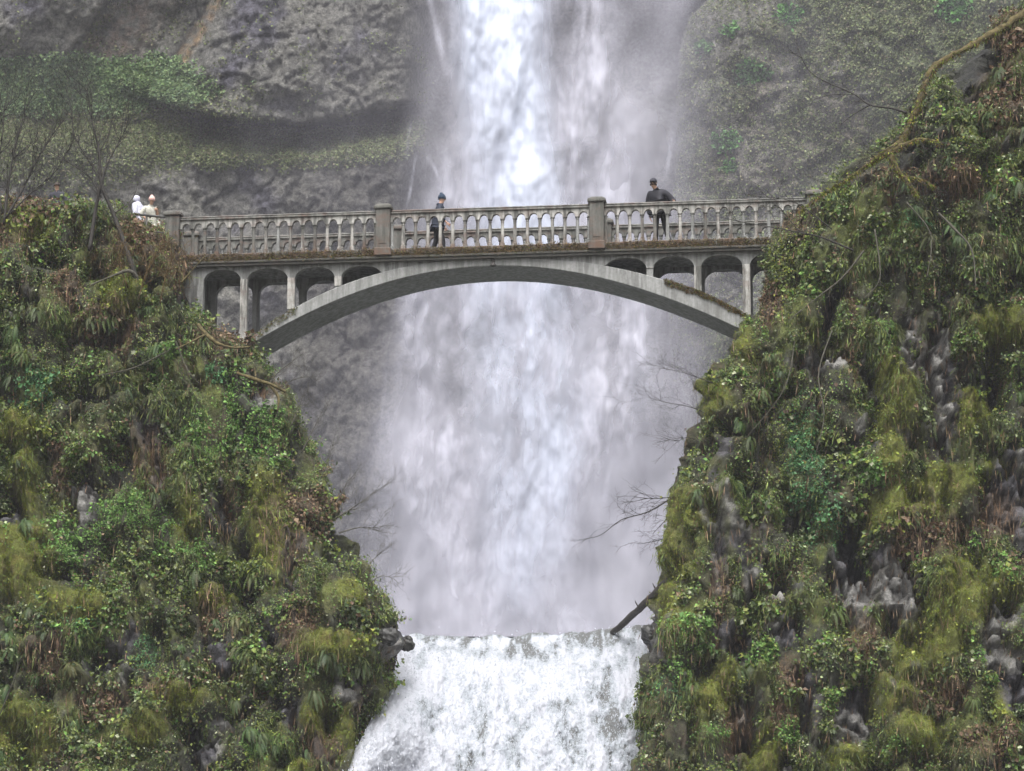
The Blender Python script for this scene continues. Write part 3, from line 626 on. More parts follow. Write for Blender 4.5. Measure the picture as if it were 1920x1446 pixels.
# spandrel walls, front and back, pierced by round-headed openings
OPEN = [(-8.66, -7.60), (-7.42, -6.27), (-6.08, -4.95), (-4.77, -3.62), (2.55, 3.70), (3.88, 5.01), (5.19, 6.33), (6.52, 7.62)]
def spandrel(y0, y1, nm):
    pts = []                                                      # (s, ztop, zbot)
    ztop = 20.30
    xs = sorted(set(np.round(np.linspace(-9.6, 8.4, 90), 3)) | {round(a+(b-a)*t, 4) for a, b in OPEN for t in (1-np.cos(np.linspace(0, math.pi, 19)))/2})
    def zb(s, side=0):
        for a, b in OPEN:
            if a < s < b or (abs(s-a) < 1e-3 and side > 0) or (abs(s-b) < 1e-3 and side < 0):
                m_, h = (a+b)/2, (b-a)/2; t = min(1, abs(s-m_)/h)
                return max(19.86+.36*(1-t**2.3)**(1/2.3), min(ext(s)+.02 if -8.3 < s < 7.7 else 0, 20.27))
        return min(max(ext(s)-.06, 16.4), 20.27)
    for s in xs:
        l_, r_ = zb(s, -1), zb(s, 1); pts.append((s, l_))
        if abs(l_-r_) > .01: pts.append((s+.0005, r_))
    V = []; F = []
    for s, z in pts: V += [(s, y0, z-ZB), (s, y0, ztop-ZB), (s, y1, z-ZB), (s, y1, ztop-ZB)]
    for k in range(len(pts)-1):
        a, b = 4*k, 4*k+4; F += [(a, b, b+1, a+1), (a+2, a+3, b+3, b+2), (a, a+2, b+2, b), (a+1, b+1, b+3, a+3)]
    F += [(0, 1, 3, 2), (len(V)-4, len(V)-2, len(V)-1, len(V)-3)]
    return mesh_np(nm, V, F, M['concrete'], bridge)
spandrel(.045, .25, 'spandrel_wall'); spandrel(AY1-.23, AY1-.025, 'spandrel_wall')
for c0, c1 in ((-7.60, -7.42), (-6.27, -6.08), (-4.95, -4.77), (3.70, 3.88), (5.01, 5.19), (6.33, 6.52)):       # pilaster strips on the columns
    for y0, y1 in ((.03, .06), ):
        m_ = MB(); cm = (c0+c1)/2
        m_.box(c0-.01, c1+.01, y0-.012, .05, float(ext(cm))-ZB+.02 if abs(cm) > 4 else 1.9, 19.93-ZB, .01); m_.build('pilaster', M['concrete_pale'], bridge)
# deck: slab, stepped cornice, plinth course
m_ = MB(); m_.box(S0-1.5, S1+1.2, -.02, WB-.22, 20.305-ZB, 20.62-ZB)
m_.build('deck_slab', M['concrete'], bridge)
for y0, y1, nm in ((-.16, .02, 0), (WB-.24, WB-.04, 1)):
    m_ = MB(); m_.box(S0, S1, min(y0, y0), y1+.001, 20.36-ZB, 20.43-ZB, .012)
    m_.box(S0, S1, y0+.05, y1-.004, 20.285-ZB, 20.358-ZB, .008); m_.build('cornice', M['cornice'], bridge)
# parapets
POSTS = [-9.53, -3.58, 2.36, 8.30]; PW = .40
def post_mb(s, yc):
    b = MB(); h = PW/2
    b.box(s-h, s+h, yc-h, yc+h, 20.435-ZB, 21.76-ZB, .02)
    b.box(s-h-.035, s+h+.035, yc-h-.035, yc+h+.035, 20.435-ZB, 20.66-ZB, .02)
    b.box(s-h-.05, s+h+.05, yc-h-.05, yc+h+.05, 21.765-ZB, 21.87-ZB, .025)
    V = [(s-h-.03, yc-h-.03, 21.871-ZB), (s+h+.03, yc-h-.03, 21.871-ZB), (s+h+.03, yc+h+.03, 21.871-ZB), (s-h-.03, yc+h+.03, 21.871-ZB),
         (s-h+.06, yc-h+.06, 21.93-ZB), (s+h-.06, yc-h+.06, 21.93-ZB), (s+h-.06, yc+h-.06, 21.93-ZB), (s-h+.06, yc+h-.06, 21.93-ZB)]
    b.add(V, [(3, 2, 1, 0), (4, 5, 6, 7), (0, 1, 5, 4), (1, 2, 6, 5), (2, 3, 7, 6), (3, 0, 4, 7)])
    b.box(s-.10, s+.10, yc-h-.012, yc-h+.01, 20.78-ZB, 21.62-ZB)
    return b
NB = 16; ZBAL = 20.64; ZSPR = 21.40; ZCR = 21.545; ZC0 = 21.63
def bal_mesh():
    b = MB()
    b.box(-.062, .062, -.062, .062, ZBAL-ZB, ZBAL-ZB+.09, .008)
    b.lathe([(.050, ZBAL-ZB+.088), (.056, ZBAL-ZB+.115), (.046, ZBAL-ZB+.14), (.049, ZBAL-ZB+.3), (.043, ZSPR-ZB-.10), (.043, ZSPR-ZB-.085), (.056, ZSPR-ZB-.075), (.045, ZSPR-ZB-.06), (.045, ZSPR-ZB-.045), (.062, ZSPR-ZB-.02), (.064, ZSPR-ZB-.002)], 0, 0, 10)
    return b
bal_me = {}
for k in ('concrete', 'concrete_pale', 'concrete_old'):
    o = bal_mesh().build('baluster', M[k], smooth=False); bal_me[k] = o.data; bpy.data.objects.remove(o)
rb = random.Random(5)
for pi_, yc in enumerate((0.0, WB)):
    for bay in range(3):
        sa, sb = POSTS[bay]+PW/2, POSTS[bay+1]-PW/2; pitch = (sb-sa)/NB
        # arcade: a band whose underside is a run of small round arches, with the coping and the base course
        xs = []
        hw = pitch/2-.058
        for k in range(NB):
            cx = sa+pitch*(k+.5)
            xs += [(cx-pitch/2+.0, ZSPR), (cx-hw-.0005, ZSPR)]+[(cx+hw*math.cos(a), ZSPR+(ZCR-ZSPR)*math.sin(a)**.9) for a in np.linspace(math.pi, 0, 11)]+[(cx+hw+.0005, ZSPR)]
        xs.append((sb, ZSPR))
        b = MB(); V = []; F = []; y0, y1 = yc-.075, yc+.075
        for s, z in xs: V += [(s, y0, z-ZB), (s, y0, ZC0-ZB), (s, y1, z-ZB), (s, y1, ZC0-ZB)]
        for k in range(len(xs)-1):
            a, c_ = 4*k, 4*k+4; F += [(a, c_, c_+1, a+1), (a+2, a+3, c_+3, c_+2), (a, a+2, c_+2, c_)]
        b.add(V, F)
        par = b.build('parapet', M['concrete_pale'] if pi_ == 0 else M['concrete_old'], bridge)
        b = MB(); b.box(sa-.001, sb+.001, yc-.125, yc+.125, ZC0-ZB+.001, ZC0-ZB+.055, .012); b.box(sa+.002, sb-.002, yc-.105, yc+.105, ZC0-ZB+.056, ZC0-ZB+.115, .03)
        b.build('coping', M['concrete_old'], par)
        b = MB(); b.box(sa+.001, sb-.001, yc-.12, yc+.12, 20.432-ZB, ZBAL-ZB, .015); b.build('base_course', M['concrete_old'], par)
        for k in range(NB+1):
            s = sa+pitch*k+(.03 if k == 0 else -.03 if k == NB else 0)
            o = bpy.data.objects.new('baluster', bal_me[rb.choice(['concrete_pale', 'concrete_pale', 'concrete', 'concrete_old'] if not (pi_ == 0 and bay == 0 and k < 7) else ['concrete_old'])]); COL.objects.link(o)
            o.parent = par; o.location = (s, yc, 0)
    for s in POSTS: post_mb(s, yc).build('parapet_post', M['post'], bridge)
# small bracket at the crown and brown moss living on the base course and on the haunch
b = MB(); b.lathe([(.03, 20.06-ZB), (.10, 20.09-ZB), (.07, 20.14-ZB), (.035, 20.19-ZB), (.05, 20.25-ZB), (.02, 20.30-ZB)], -.52, -.005, 10); b.build('drain_spout', M['dead'], bridge)
def moss_strip(n, fn, lab, colz, s_=(.02, .07)):
    u_ = rng.rand(n); pos = np.array([fn(a, rng) for a in u_])
    col_ = np.array(colz)[rng.randint(len(colz), size=n)]
    return leaves('moss_growth', pos, np.tile([0, -1., .2], (n, 1)), s_[0]+(s_[1]-s_[0])*rng.rand(n)**2, col_, M['moss'], .5, 1.0, .5, parent=bridge)
sn = lambda s: perlin(np.array([s*1.3, 2.2, 0.]))+.5*perlin(np.array([s*5, 7.2, 0.]))
def f_base(a, r_):
    s = S0+.3+(S1-S0-.4)*a
    return (s, -.125-r_.rand()*.03, 20.44-ZB+r_.rand()**1.5*(.20+.08*sn(s)))
moss_strip(15000, f_base, '', [(.11, .075, .035), (.085, .06, .03), (.14, .10, .045), (.09, .095, .03), (.06, .045, .03)])
moss_strip(900, lambda a, r_: (S0+.3+(S1-S0-.4)*a, -.165, 20.36-ZB+r_.rand()*.08), '', [(.06, .07, .025), (.08, .06, .03)])
def f_haunch(a, r_):
    s = 4.2+a*3.0; dz = r_.rand()**1.4*(.16+.10*sn(s*2))
    return (s, .01-.02*r_.rand(), float(ext(s))-ZB-dz+.04)
moss_strip(3800, f_haunch, '', [(.12, .09, .035), (.10, .12, .03), (.15, .085, .04), (.07, .06, .03)])
moss_strip(1100, lambda a, r_: (-8-.2+a*2.2, .01, float(ext(-8.2+a*2.2))-ZB-r_.rand()**2*.2), '', [(.12, .09, .045), (.10, .12, .03)])

# ================================================================== LOWER FALLS, CREEK, GROUND
mw = N('creek_water'); nzw = mw.noise(3, 6, .6, mw.world()); mw.b.inputs['Base Color'].default_value = (.16, .18, .19, 1); mw.bump(nzw.outputs[0], .6, .08); mw.done(.15, .5)
mg = N('gravel_ground'); ng = mg.noise(4, 8, .7, mg.world()); rg = mg.ramp(ng.outputs[0], [(.3, (.06, .06, .05)), (.7, (.14, .13, .11))]); mg.l(rg.outputs[0], mg.b.inputs['Base Color']); mg.bump(ng.outputs[0], .8, .05); mg.done(.9)
a_, b_ = np.meshgrid(np.linspace(-300, 300, 61), np.linspace(-260, 60, 33)); gz = -1.7+fbm(np.stack([a_, b_, 0*a_], -1), .05, 3, 200)*.6
g_ = mesh_np('ground', np.stack([a_, b_, gz], -1).reshape(-1, 3), grid_faces(*a_.shape), mg.m, smooth=True); tag(g_, 'gravel bank below the falls', 'ground', kind='structure')
zt = float(P(980, 1190, 1.0)[2])
a_, b_ = np.meshgrid(np.linspace(-16, 16, 80), np.linspace(1.25, 50, 100)); gz = zt-.03+fbm(np.stack([a_, b_, 0*a_], -1), .8, 3, 201)*.05
g_ = mesh_np('creek', np.stack([a_, b_, gz], -1).reshape(-1, 3), grid_faces(*a_.shape), mw.m, smooth=True); tag(g_, 'pool of grey water between the two falls', 'water', kind='structure')
# the white sheet pouring over the brink
LF_L = [(1180, 752), (1200, 760), (1230, 758), (1260, 750), (1300, 738), (1340, 712), (1400, 682), (1446, 650), (1560, 600), (2250, 560)]
LF_R = [(1180, 1212), (1220, 1204), (1300, 1198), (1370, 1192), (1446, 1186), (1560, 1180), (2250, 1195)]
rows = np.concatenate([np.arange(0, 330, 2.2), np.arange(330, 1000, 25)])
nc = 250; fx = np.linspace(-.03, 1.03, nc)
tb = interp(960+0*rows, [(0, 0), (1, 0)])
B_ = np.repeat(rows[:, None], nc, 1)
brink = np.interp(fx, [0, .1, .25, .45, .55, .75, .9, 1.0], [1190, 1190, 1193, 1192, 1189, 1184, 1178, 1172])
BB = brink[None, :]+B_+(perlin(np.stack([fx*14, 0*fx+3.3, 0*fx], -1))*5+perlin(np.stack([fx*45, 0*fx+1.3, 0*fx], -1))*2.5)[None, :]*np.exp(-B_/40.)
l_ = interp(1185+B_[:, :1]*1.0, LF_L); r2 = interp(1185+B_[:, :1], LF_R)
AA = l_+(r2-l_)*fx[None, :]
qq = np.stack([AA/66., BB/66., 0*AA], -1)
f1 = fbm(qq, 1.1, 4, 210, (1, .45, 1)); f2 = fbm(qq, 4.5, 5, 211, (1, .55, 1)); f3 = fbm(qq, 12, 3, 212, (1, .7, 1)); f4 = fbm(qq, .8, 4, 213, (1, .35, 1), ridge=True)
amp = sstep(0, 60, B_)
YY = 1.2-6.0*(1-np.exp(-B_/210.))-2.0*sstep(.25, 0, fx)[None, :]*sstep(40, 200, B_)-np.clip(B_-300, 0, None)*.004-amp*(f1*.42+f4*.22)-(.2+.8*amp)*(f2*.16+f3*.06)+.35*(np.abs(fx[None, :]-.5)*2)**10
V = P(AA, BB+(1-amp)*f2*5, YY)
foam = .93+f2*.75+f1*.55+f3*.35
foam += .22*sstep(.22, .02, fx)[None, :]
foam -= .75*(1-sstep(0, 16, B_+f2*26+f1*16))
foam -= .55*sum(blob(AA, BB, x0, y0, rx, ry, .8, f2*.9) for x0, y0, rx, ry in ((905, 1360, 14, 60), (880, 1430, 22, 30), (955, 1225, 60, 14), (1085, 1400, 20, 60), (1140, 1300, 26, 80), (1165, 1400, 22, 60), (800, 1340, 24, 26), (1050, 1330, 20, 30), (960, 1410, 12, 40), (780, 1235, 16, 18), (1110, 1205, 60, 10), (1000, 1215, 50, 12), (850, 1215, 50, 10)))
mf = N('white_water'); fa = attr(mf, 'foam', 'Fac'); nf_ = mf.noise(7, 8, .75, mf.world((1, 1, .32))); nf2 = mf.noise(22, 4, .7, mf.world((1, 1, .35)))
ad = mf.n('ShaderNodeMath', operation='ADD'); mf.l(nf_.outputs[0], ad.inputs[0]); mf.l(nf2.outputs[0], ad.inputs[1])
mr = mf.n('ShaderNodeMapRange'); mf.l(ad.outputs[0], mr.inputs[0]); mr.inputs[1].default_value = .72; mr.inputs[2].default_value = 1.28; mr.inputs[3].default_value = .48; mr.inputs[4].default_value = -.48
a2_ = mf.n('ShaderNodeMath', operation='ADD'); mf.l(mr.outputs[0], a2_.inputs[0]); mf.l(fa, a2_.inputs[1])
rc_ = mf.ramp(a2_.outputs[0], [(.10, (.14, .145, .145)), (.36, (.32, .35, .38)), (.62, (.38, .41, .455)), (.9, (.53, .545, .60))])
mf.l(rc_.outputs[0], mf.b.inputs['Base Color']); mf.bump(ad.outputs[0], .8, .10); mf.done(.45, .4)
o = mesh_np('lower_waterfall', V.reshape(-1, 3), grid_faces(*AA.shape)[:, ::-1], mf.m, smooth=True, attrs={'foam': foam.ravel()})
tag(o, 'broad foaming white lower waterfall pouring over the brink below the bridge', 'waterfall', kind='structure')
# droplets thrown off the sheet
n = 15000; k_ = rng.randint(0, 148, n); c_i = rng.randint(0, nc, n); base_ = V[k_, c_i]
off = np.abs(rng.normal(size=n))*.16; pos = base_+np.stack([rng.normal(size=n)*.05, -off, rng.normal(size=n)*.12], -1)
sel = (k_ > 6)|(rng.rand(n) < .12); pos = pos[sel]; n = len(pos)
mdrop = m_plain('white_drops', (.50, .52, .57), .5, .03, 3); sz = .007+.016*rng.rand(n)**2
def drops(name, pos, sz, label):
    n = len(pos); ax = unit(np.array([0, 0, -1.])+rng.normal(size=(n, 3))*.35); s1 = unit(np.cross(ax, rng.normal(size=(n, 3)))); s2 = np.cross(ax, s1); s = sz[:, None]
    Vd = np.stack([pos+ax*s*1.6, pos+s1*s*.8, pos-s1*s*.4+s2*s*.7, pos-s1*s*.4-s2*s*.7, pos-ax*s*1.6], 1).reshape(-1, 3)
    k = (np.arange(n)*5)[:, None]; Fd = np.concatenate([k+np.array([t]) for t in ((0, 1, 2), (0, 2, 3), (0, 3, 1), (4, 2, 1), (4, 3, 2), (4, 1, 3))], 0)
    return tag(mesh_np(name, Vd, Fd, mdrop), label, 'spray', kind='stuff')
drops('spray_drops', pos, sz, 'white drops flung off the lower waterfall')
# thin side cascades over the rocks at the left of the lower fall
def strand(name, pts, wid, n, label):
    pts = np.array([P(*p_) for p_ in pts]); t = rng.rand(n)*(len(pts)-1); k = t.astype(int); f = (t-k)[:, None]
    p_ = pts[k]*(1-f)+pts[np.minimum(k+1, len(pts)-1)]*f+rng.normal(size=(n, 3))*wid*.5
    return drops(name, p_, .008+.020*rng.rand(n)**2, label)

# ================================================================== BARE TREES, BRANCHES, LOG
rt_ = random.Random(77)
def rvec(s=1): return Vector((rt_.gauss(0, s), rt_.gauss(0, s), rt_.gauss(0, s)))
def grow(b, p, d, L, r, depth, up=.25, spread=.55, kids=3, wander=.16, seg=6):
    pts = [p.copy()]; rad = [r]; d = d.normalized()
    for k in range(seg):
        d = (d+rvec(wander)+Vector((0, 0, up*.25))).normalized(); p = p+d*(L/seg); pts.append(p.copy()); rad.append(r*(1-.62*(k+1)/seg))
        if depth > 0 and k >= 1:
            for _ in range(1 if rt_.random() < kids/seg*1.1 else 0):
                ax = d.cross(rvec()).normalized(); nd = (Matrix.Rotation(rt_.uniform(.35, .95)*(1 if spread else 1), 3, ax) @ d)
                nd = nd*1.0+Vector((0, -.1, up*.5))
                grow(b, p.copy(), nd, L*rt_.uniform(.45, .75), max(rad[-1]*.62, .0035), depth-1, up, spread, kids, wander*1.1, seg)
    b.tube(pts, rad, 4 if r < .03 else 7)
def sm(pts, k=4):
    """catmull-rom through points with radii (x,y,z,r)"""
    P_ = [pts[0]]+list(pts)+[pts[-1]]; out = []
    for i in range(1, len(P_)-2):
        p0, p1, p2, p3 = (np.array(P_[j], float) for j in (i-1, i, i+1, i+2))
        for t in np.arange(k)/k: out.append(.5*((2*p1)+(-p0+p2)*t+(2*p0-5*p1+4*p2-p3)*t*t+(-p0+3*p1-3*p2+p3)*t**3))
    out.append(np.array(P_[-2], float)); return out
def woody(name, label, cat, stems, mat='bark', twigs=None, group=None, rough=.0, trunkname='trunk', tmat=None, bow=.0):
    """stems: lists of (px,py,Y,radius m); twigs: per stem (n, length, radius, depth, up, bias)"""
    root = None; tb_ = MB(); wb = MB()
    for si, st in enumerate(stems):
        pts = sm([tuple(P(a, b, y))+(r,) for a, b, y, r in st], 9 if rough else 4)
        pts = [(Vector(q_[:3])+(rvec(rough*q_[3]*.3) if rough else Vector())) for q_ in pts]; rad = [q_[3]*(1+(.45*float(perlin(np.array([q_[0]*3.1, q_[2]*3.1, 1.3]))) if rough else 0)) for q_ in sm([tuple(P(a, b, y))+(r,) for a, b, y, r in st], 9 if rough else 4)]
        if root is None: root = empty(name, pts[0])
        tb_.tube(pts, rad, 8 if max(rad) > .03 else 5)
        if twigs and twigs[min(si, len(twigs)-1)]:
            n_, L, r, dep, up, bias = twigs[min(si, len(twigs)-1)]
            for _ in range(n_):
                k = rt_.randrange(max(1, len(pts)//4), len(pts)); dd = (pts[k]-pts[k-1]).normalized() if k else Vector((0, 0, 1))
                grow(wb, pts[k].copy(), dd*.8+rvec(.6)+Vector(bias), L*rt_.uniform(.5, 1.1), min(r, rad[k]), dep, up)
    off = root.location
    for mb_, nm, mm in ((tb_, trunkname, tmat or mat), (wb, 'twigs', mat)):
        if mb_.v:
            mb_.v = [(x-off.x, y-off.y, z-off.z) for x, y, z in mb_.v]; mb_.build(nm, M[mm], root, smooth=True)
    tag(root, label, cat, group); return root
# left: two thin bare trees above the trail
woody('bare_tree', 'slender leafless tree with forked dark trunks rising left of the bridge end', 'tree',
      [[(262, 545, -1.6, .075), (238, 470, -1.5, .065), (212, 400, -1.4, .055), (190, 345, -1.4, .045), (186, 285, -1.3, .03), (172, 225, -1.2, .018), (162, 160, -1.2, .008)],
       [(168, 470, -1.5, .06), (178, 400, -1.4, .05), (188, 350, -1.4, .045), (200, 310, -1.3, .025), (232, 250, -1.2, .012), (250, 215, -1.2, .006)],
       [(190, 345, -1.4, .03), (172, 310, -1.2, .022), (140, 255, -1.1, .014), (134, 200, -1.1, .007)],
       [(190, 370, -1.4, .025), (165, 330, -1.1, .018), (120, 300, -1.0, .012), (95, 285, -1, .006)],
       [(215, 400, -1.4, .02), (250, 370, -1.2, .012), (262, 320, -1.1, .009), (268, 285, -1, .005)],
       [(186, 285, -1.3, .02), (205, 250, -1.2, .012), (212, 210, -1.1, .007)]],
      twigs=[(18, 1.1, .015, 3, .5, (0, 0, .5)), (13, 1.0, .013, 2, .5, (.1, 0, .4)), (12, .9, .012, 2, .5, (-.2, 0, .4)), (12, .9, .012, 2, .3, (-.5, 0, .2)), (5, .6, .008, 2, .3, (.3, 0, .3)), (4, .6, .008, 2, .5, (.1, 0, .5))])
woody('bare_shrub', 'fan shaped leafless shrub with olive stems at the far left above the trail', 'shrub',
      [[(8, 420, -.8, .05), (15, 350, -.7, .035), (28, 280, -.6, .02), (45, 215, -.5, .008)], [(10, 410, -.8, .04), (45, 350, -.7, .028), (75, 290, -.6, .018), (118, 225, -.5, .007)],
       [(4, 400, -.8, .035), (-5, 330, -.7, .025), (5, 250, -.6, .015), (8, 200, -.5, .007)], [(20, 400, -.8, .03), (60, 360, -.7, .02), (105, 320, -.6, .012), (132, 265, -.5, .006)]],
      mat='bark', twigs=[(24, 1.1, .013, 2, .6, (.1, 0, .5))])
# right: the big mossy limb reaching out and down
limb = woody('mossy_branch', 'thick yellow mossy limb arching down from the upper right slope', 'branch',
      [[(1990, -20, -3.4, .15), (1900, 40, -3.6, .11), (1830, 80, -3.8, .085), (1762, 118, -4.0, .07), (1738, 148, -4.1, .10), (1722, 195, -4.2, .075), (1700, 245, -4.2, .07), (1688, 270, -4.2, .09), (1660, 286, -4.2, .09), (1632, 305, -4.2, .04), (1590, 335, -4.1, .022), (1545, 362, -4.0, .013), (1500, 395, -3.9, .007)],
       [(1668, 284, -4.3, .10), (1680, 315, -4.4, .07), (1705, 345, -4.5, .05), (1722, 370, -4.5, .03)], [(1672, 284, -4.3, .07), (1720, 262, -4.4, .045), (1765, 268, -4.4, .03)],
       [(1690, 330, -4.4, .05), (1730, 338, -4.5, .03), (1750, 350, -4.5, .015)]],
      mat='bark', twigs=[(34, 1.0, .012, 2, -.05, (-.5, 0, -.1)), (12, .6, .01, 2, -.3, (0, 0, -.3))], rough=.42, tmat='moss_bark')
def clothe(root, n, s, mcols, rad=1.15):
    tr = [c for c in root.children if c.name.startswith('trunk')][0]; me = tr.data
    co = np.zeros(len(me.vertices)*3, np.float32); me.vertices.foreach_get('co', co); co = co.reshape(-1, 3)
    i = rng.randint(0, len(co), n); j = np.clip(i+rng.randint(-9, 10, n), 0, len(co)-1); t = rng.rand(n, 1)
    d = np.linalg.norm(co[i]-co[j], axis=1) < .5; p_ = (co[i]*(1-t)+co[j]*t)[d]; n = len(p_)
    leaves('moss_growth', p_, unit(rng.normal(size=(n, 3))), s*(.4+rng.rand(n)**2*1.6), np.array(mcols)[rng.randint(len(mcols), size=n)], M['moss'], 1.2, .7, .25, parent=root)
clothe(limb, 9000, .07, PAL['moss']+[(.20, .14, .05), (.14, .09, .05), (.10, .07, .045), (.09, .10, .04)])
woody('bare_branch', 'long thin dark branch curving across the cliff left of the mossy limb', 'branch',
      [[(1700, 212, -3.4, .035), (1672, 203, -3.3, .028), (1632, 197, -3.2, .024), (1600, 176, -3.0, .02), (1545, 152, -2.9, .016), (1515, 130, -2.8, .013), (1495, 90, -2.8, .008)],
       [(1632, 197, -3.2, .018), (1600, 215, -3.0, .012), (1575, 235, -2.9, .007)], [(1608, 178, -3.1, .012), (1560, 178, -3, .009), (1520, 188, -3, .006)]],
      twigs=[(9, .7, .008, 1, .1, (-.4, 0, .1)), (3, .4, .006, 1, 0, (-.3, 0, -.1)), (3, .4, .006, 1, 0, (-.3, 0, 0))])
woody('bare_branch', 'bare twiggy branch crossing in front of the right end of the parapet', 'branch',
      [[(1600, 470, -3.8, .03), (1540, 445, -3.7, .022), (1480, 432, -3.6, .016), (1400, 418, -3.4, .011), (1340, 405, -3.3, .006)],
       [(1560, 430, -3.8, .02), (1500, 385, -3.6, .014), (1460, 372, -3.5, .010), (1400, 368, -3.4, .006)], [(1500, 435, -3.6, .014), (1470, 400, -3.5, .009), (1440, 360, -3.4, .006), (1410, 340, -3.3, .004)]],
      twigs=[(9, .7, .007, 2, .1, (-.5, 0, .1))])
for lab, st, tw in (
    ('bare drooping branch reaching left over the mist from the right gorge wall', [[(1300, 905, -2.6, .03), (1262, 932, -2.6, .024), (1215, 960, -2.7, .018), (1165, 975, -2.7, .013), (1125, 1004, -2.7, .009), (1085, 1012, -2.8, .005)], [(1262, 932, -2.6, .014), (1225, 935, -2.6, .010), (1190, 932, -2.6, .006)]], (9, .75, .008, 2, -.02, (-.7, 0, .12))),
    ('fine leafless sprays below the drooping branch beside the fallen log', [[(1280, 985, -2.6, .016), (1245, 1010, -2.6, .011), (1200, 1020, -2.6, .006)], [(1285, 960, -2.6, .014), (1250, 975, -2.6, .009), (1225, 1000, -2.6, .005)]], (6, .6, .006, 2, -.05, (-.5, 0, .0))),
    ('tangle of fine leafless twigs under the right haunch of the arch', [[(1400, 745, -2.6, .02), (1340, 720, -2.4, .014), (1285, 700, -2.3, .009), (1240, 690, -2.3, .005)], [(1350, 790, -2.6, .018), (1300, 765, -2.5, .012), (1250, 755, -2.4, .008), (1215, 745, -2.4, .004)], [(1330, 840, -2.6, .012), (1290, 820, -2.5, .008), (1262, 835, -2.5, .005)]], (9, .8, .007, 2, .1, (-.4, 0, .2)))):
    woody('bare_branch', lab, 'branch', st, twigs=[tw])
for lab, st, tw in (
    ('leafless twiggy shrub leaning from the left wall just below the arch foot', [[(505, 720, -1.4, .02), (520, 700, -1.3, .014), (545, 680, -1.2, .008)], [(515, 740, -1.4, .018), (545, 715, -1.3, .01), (575, 705, -1.2, .006)]], (8, .55, .007, 2, .2, (.5, 0, .3))),
    ('leafless shrub fanning over the mist halfway down the left wall', [[(610, 970, -2.3, .025), (635, 935, -2.2, .016), (655, 895, -2.1, .008)], [(625, 975, -2.3, .022), (665, 950, -2.2, .014), (700, 925, -2.1, .007)], [(635, 1000, -2.4, .02), (670, 990, -2.3, .012), (705, 990, -2.2, .006)]], (11, .75, .008, 2, .2, (.6, 0, .35))),
    ('small leafless shrub on the left wall below the fanning one', [[(680, 1075, -2.8, .018), (700, 1050, -2.7, .012), (722, 1030, -2.6, .006)], [(690, 1095, -2.8, .016), (715, 1080, -2.7, .01), (738, 1085, -2.7, .005)]], (8, .5, .006, 2, .15, (.5, 0, .25))),
    ('spindly olive shrub clinging to the left wall edge above the fanning one', [[(565, 850, -1.9, .018), (590, 800, -1.8, .01), (605, 770, -1.8, .006)], [(600, 900, -2, .018), (615, 865, -2, .01), (625, 830, -1.9, .006)], [(545, 800, -1.9, .018), (562, 760, -1.8, .01), (570, 735, -1.8, .006)]], (8, .5, .006, 2, .4, (.35, 0, .35)))):
    woody('bare_shrub', lab, 'shrub', st, twigs=[tw], mat='bark_grey')
woody('mossy_branch', 'ochre moss coated root curving below the left bridge pier', 'branch',
      [[(372, 610, -2.0, .05), (388, 628, -2.5, .055), (410, 645, -2.6, .05), (440, 652, -2.6, .035), (468, 650, -2.5, .02)], [(385, 628, -2.5, .04), (360, 640, -2.6, .03), (330, 655, -2.7, .02)]], rough=.3, tmat='moss_bark')
woody('mossy_branch', 'gnarled ochre roots on the rock lip right of the left arch foot', 'branch',
      [[(445, 700, -2.4, .05), (480, 712, -2.5, .045), (510, 722, -2.5, .05), (535, 735, -2.4, .03)], [(505, 722, -2.5, .04), (522, 745, -2.5, .035), (520, 770, -2.6, .02)], [(480, 712, -2.5, .03), (478, 690, -2.4, .02)]], rough=.35, tmat='moss_bark', twigs=[(6, .3, .01, 1, .2, (.2, 0, .2))])
woody('mossy_branch', 'broken pale stick lying on the brush below the leafless tree', 'branch', [[(170, 535, -2.6, .02), (205, 520, -2.7, .03), (240, 508, -2.6, .045), (258, 520, -2.5, .05)]], rough=.2, tmat='bark_grey')
woody('mossy_branch', 'thin mossy twig rising in front of the left end of the deck', 'branch', [[(340, 530, -2.6, .03), (362, 505, -2.6, .02), (385, 480, -2.6, .012)], [(345, 525, -2.6, .025), (330, 490, -2.6, .015), (322, 470, -2.6, .01)]], rough=.2, tmat='moss_bark', twigs=[(7, .5, .008, 1, .4, (.1, 0, .5))])
woody('brush', 'reddish brown tangle of dead brush below the end post of the bridge', 'brush',
      [[(260, 560, -2.2, .02), (275, 510, -2.3, .015), (300, 470, -2.3, .008)], [(300, 570, -2.3, .02), (310, 520, -2.4, .014), (325, 480, -2.4, .008)], [(240, 540, -2.2, .02), (225, 490, -2.3, .012), (235, 450, -2.3, .008)]],
      mat='moss_brown', twigs=[(26, .7, .008, 2, .1, (.1, 0, .1))])
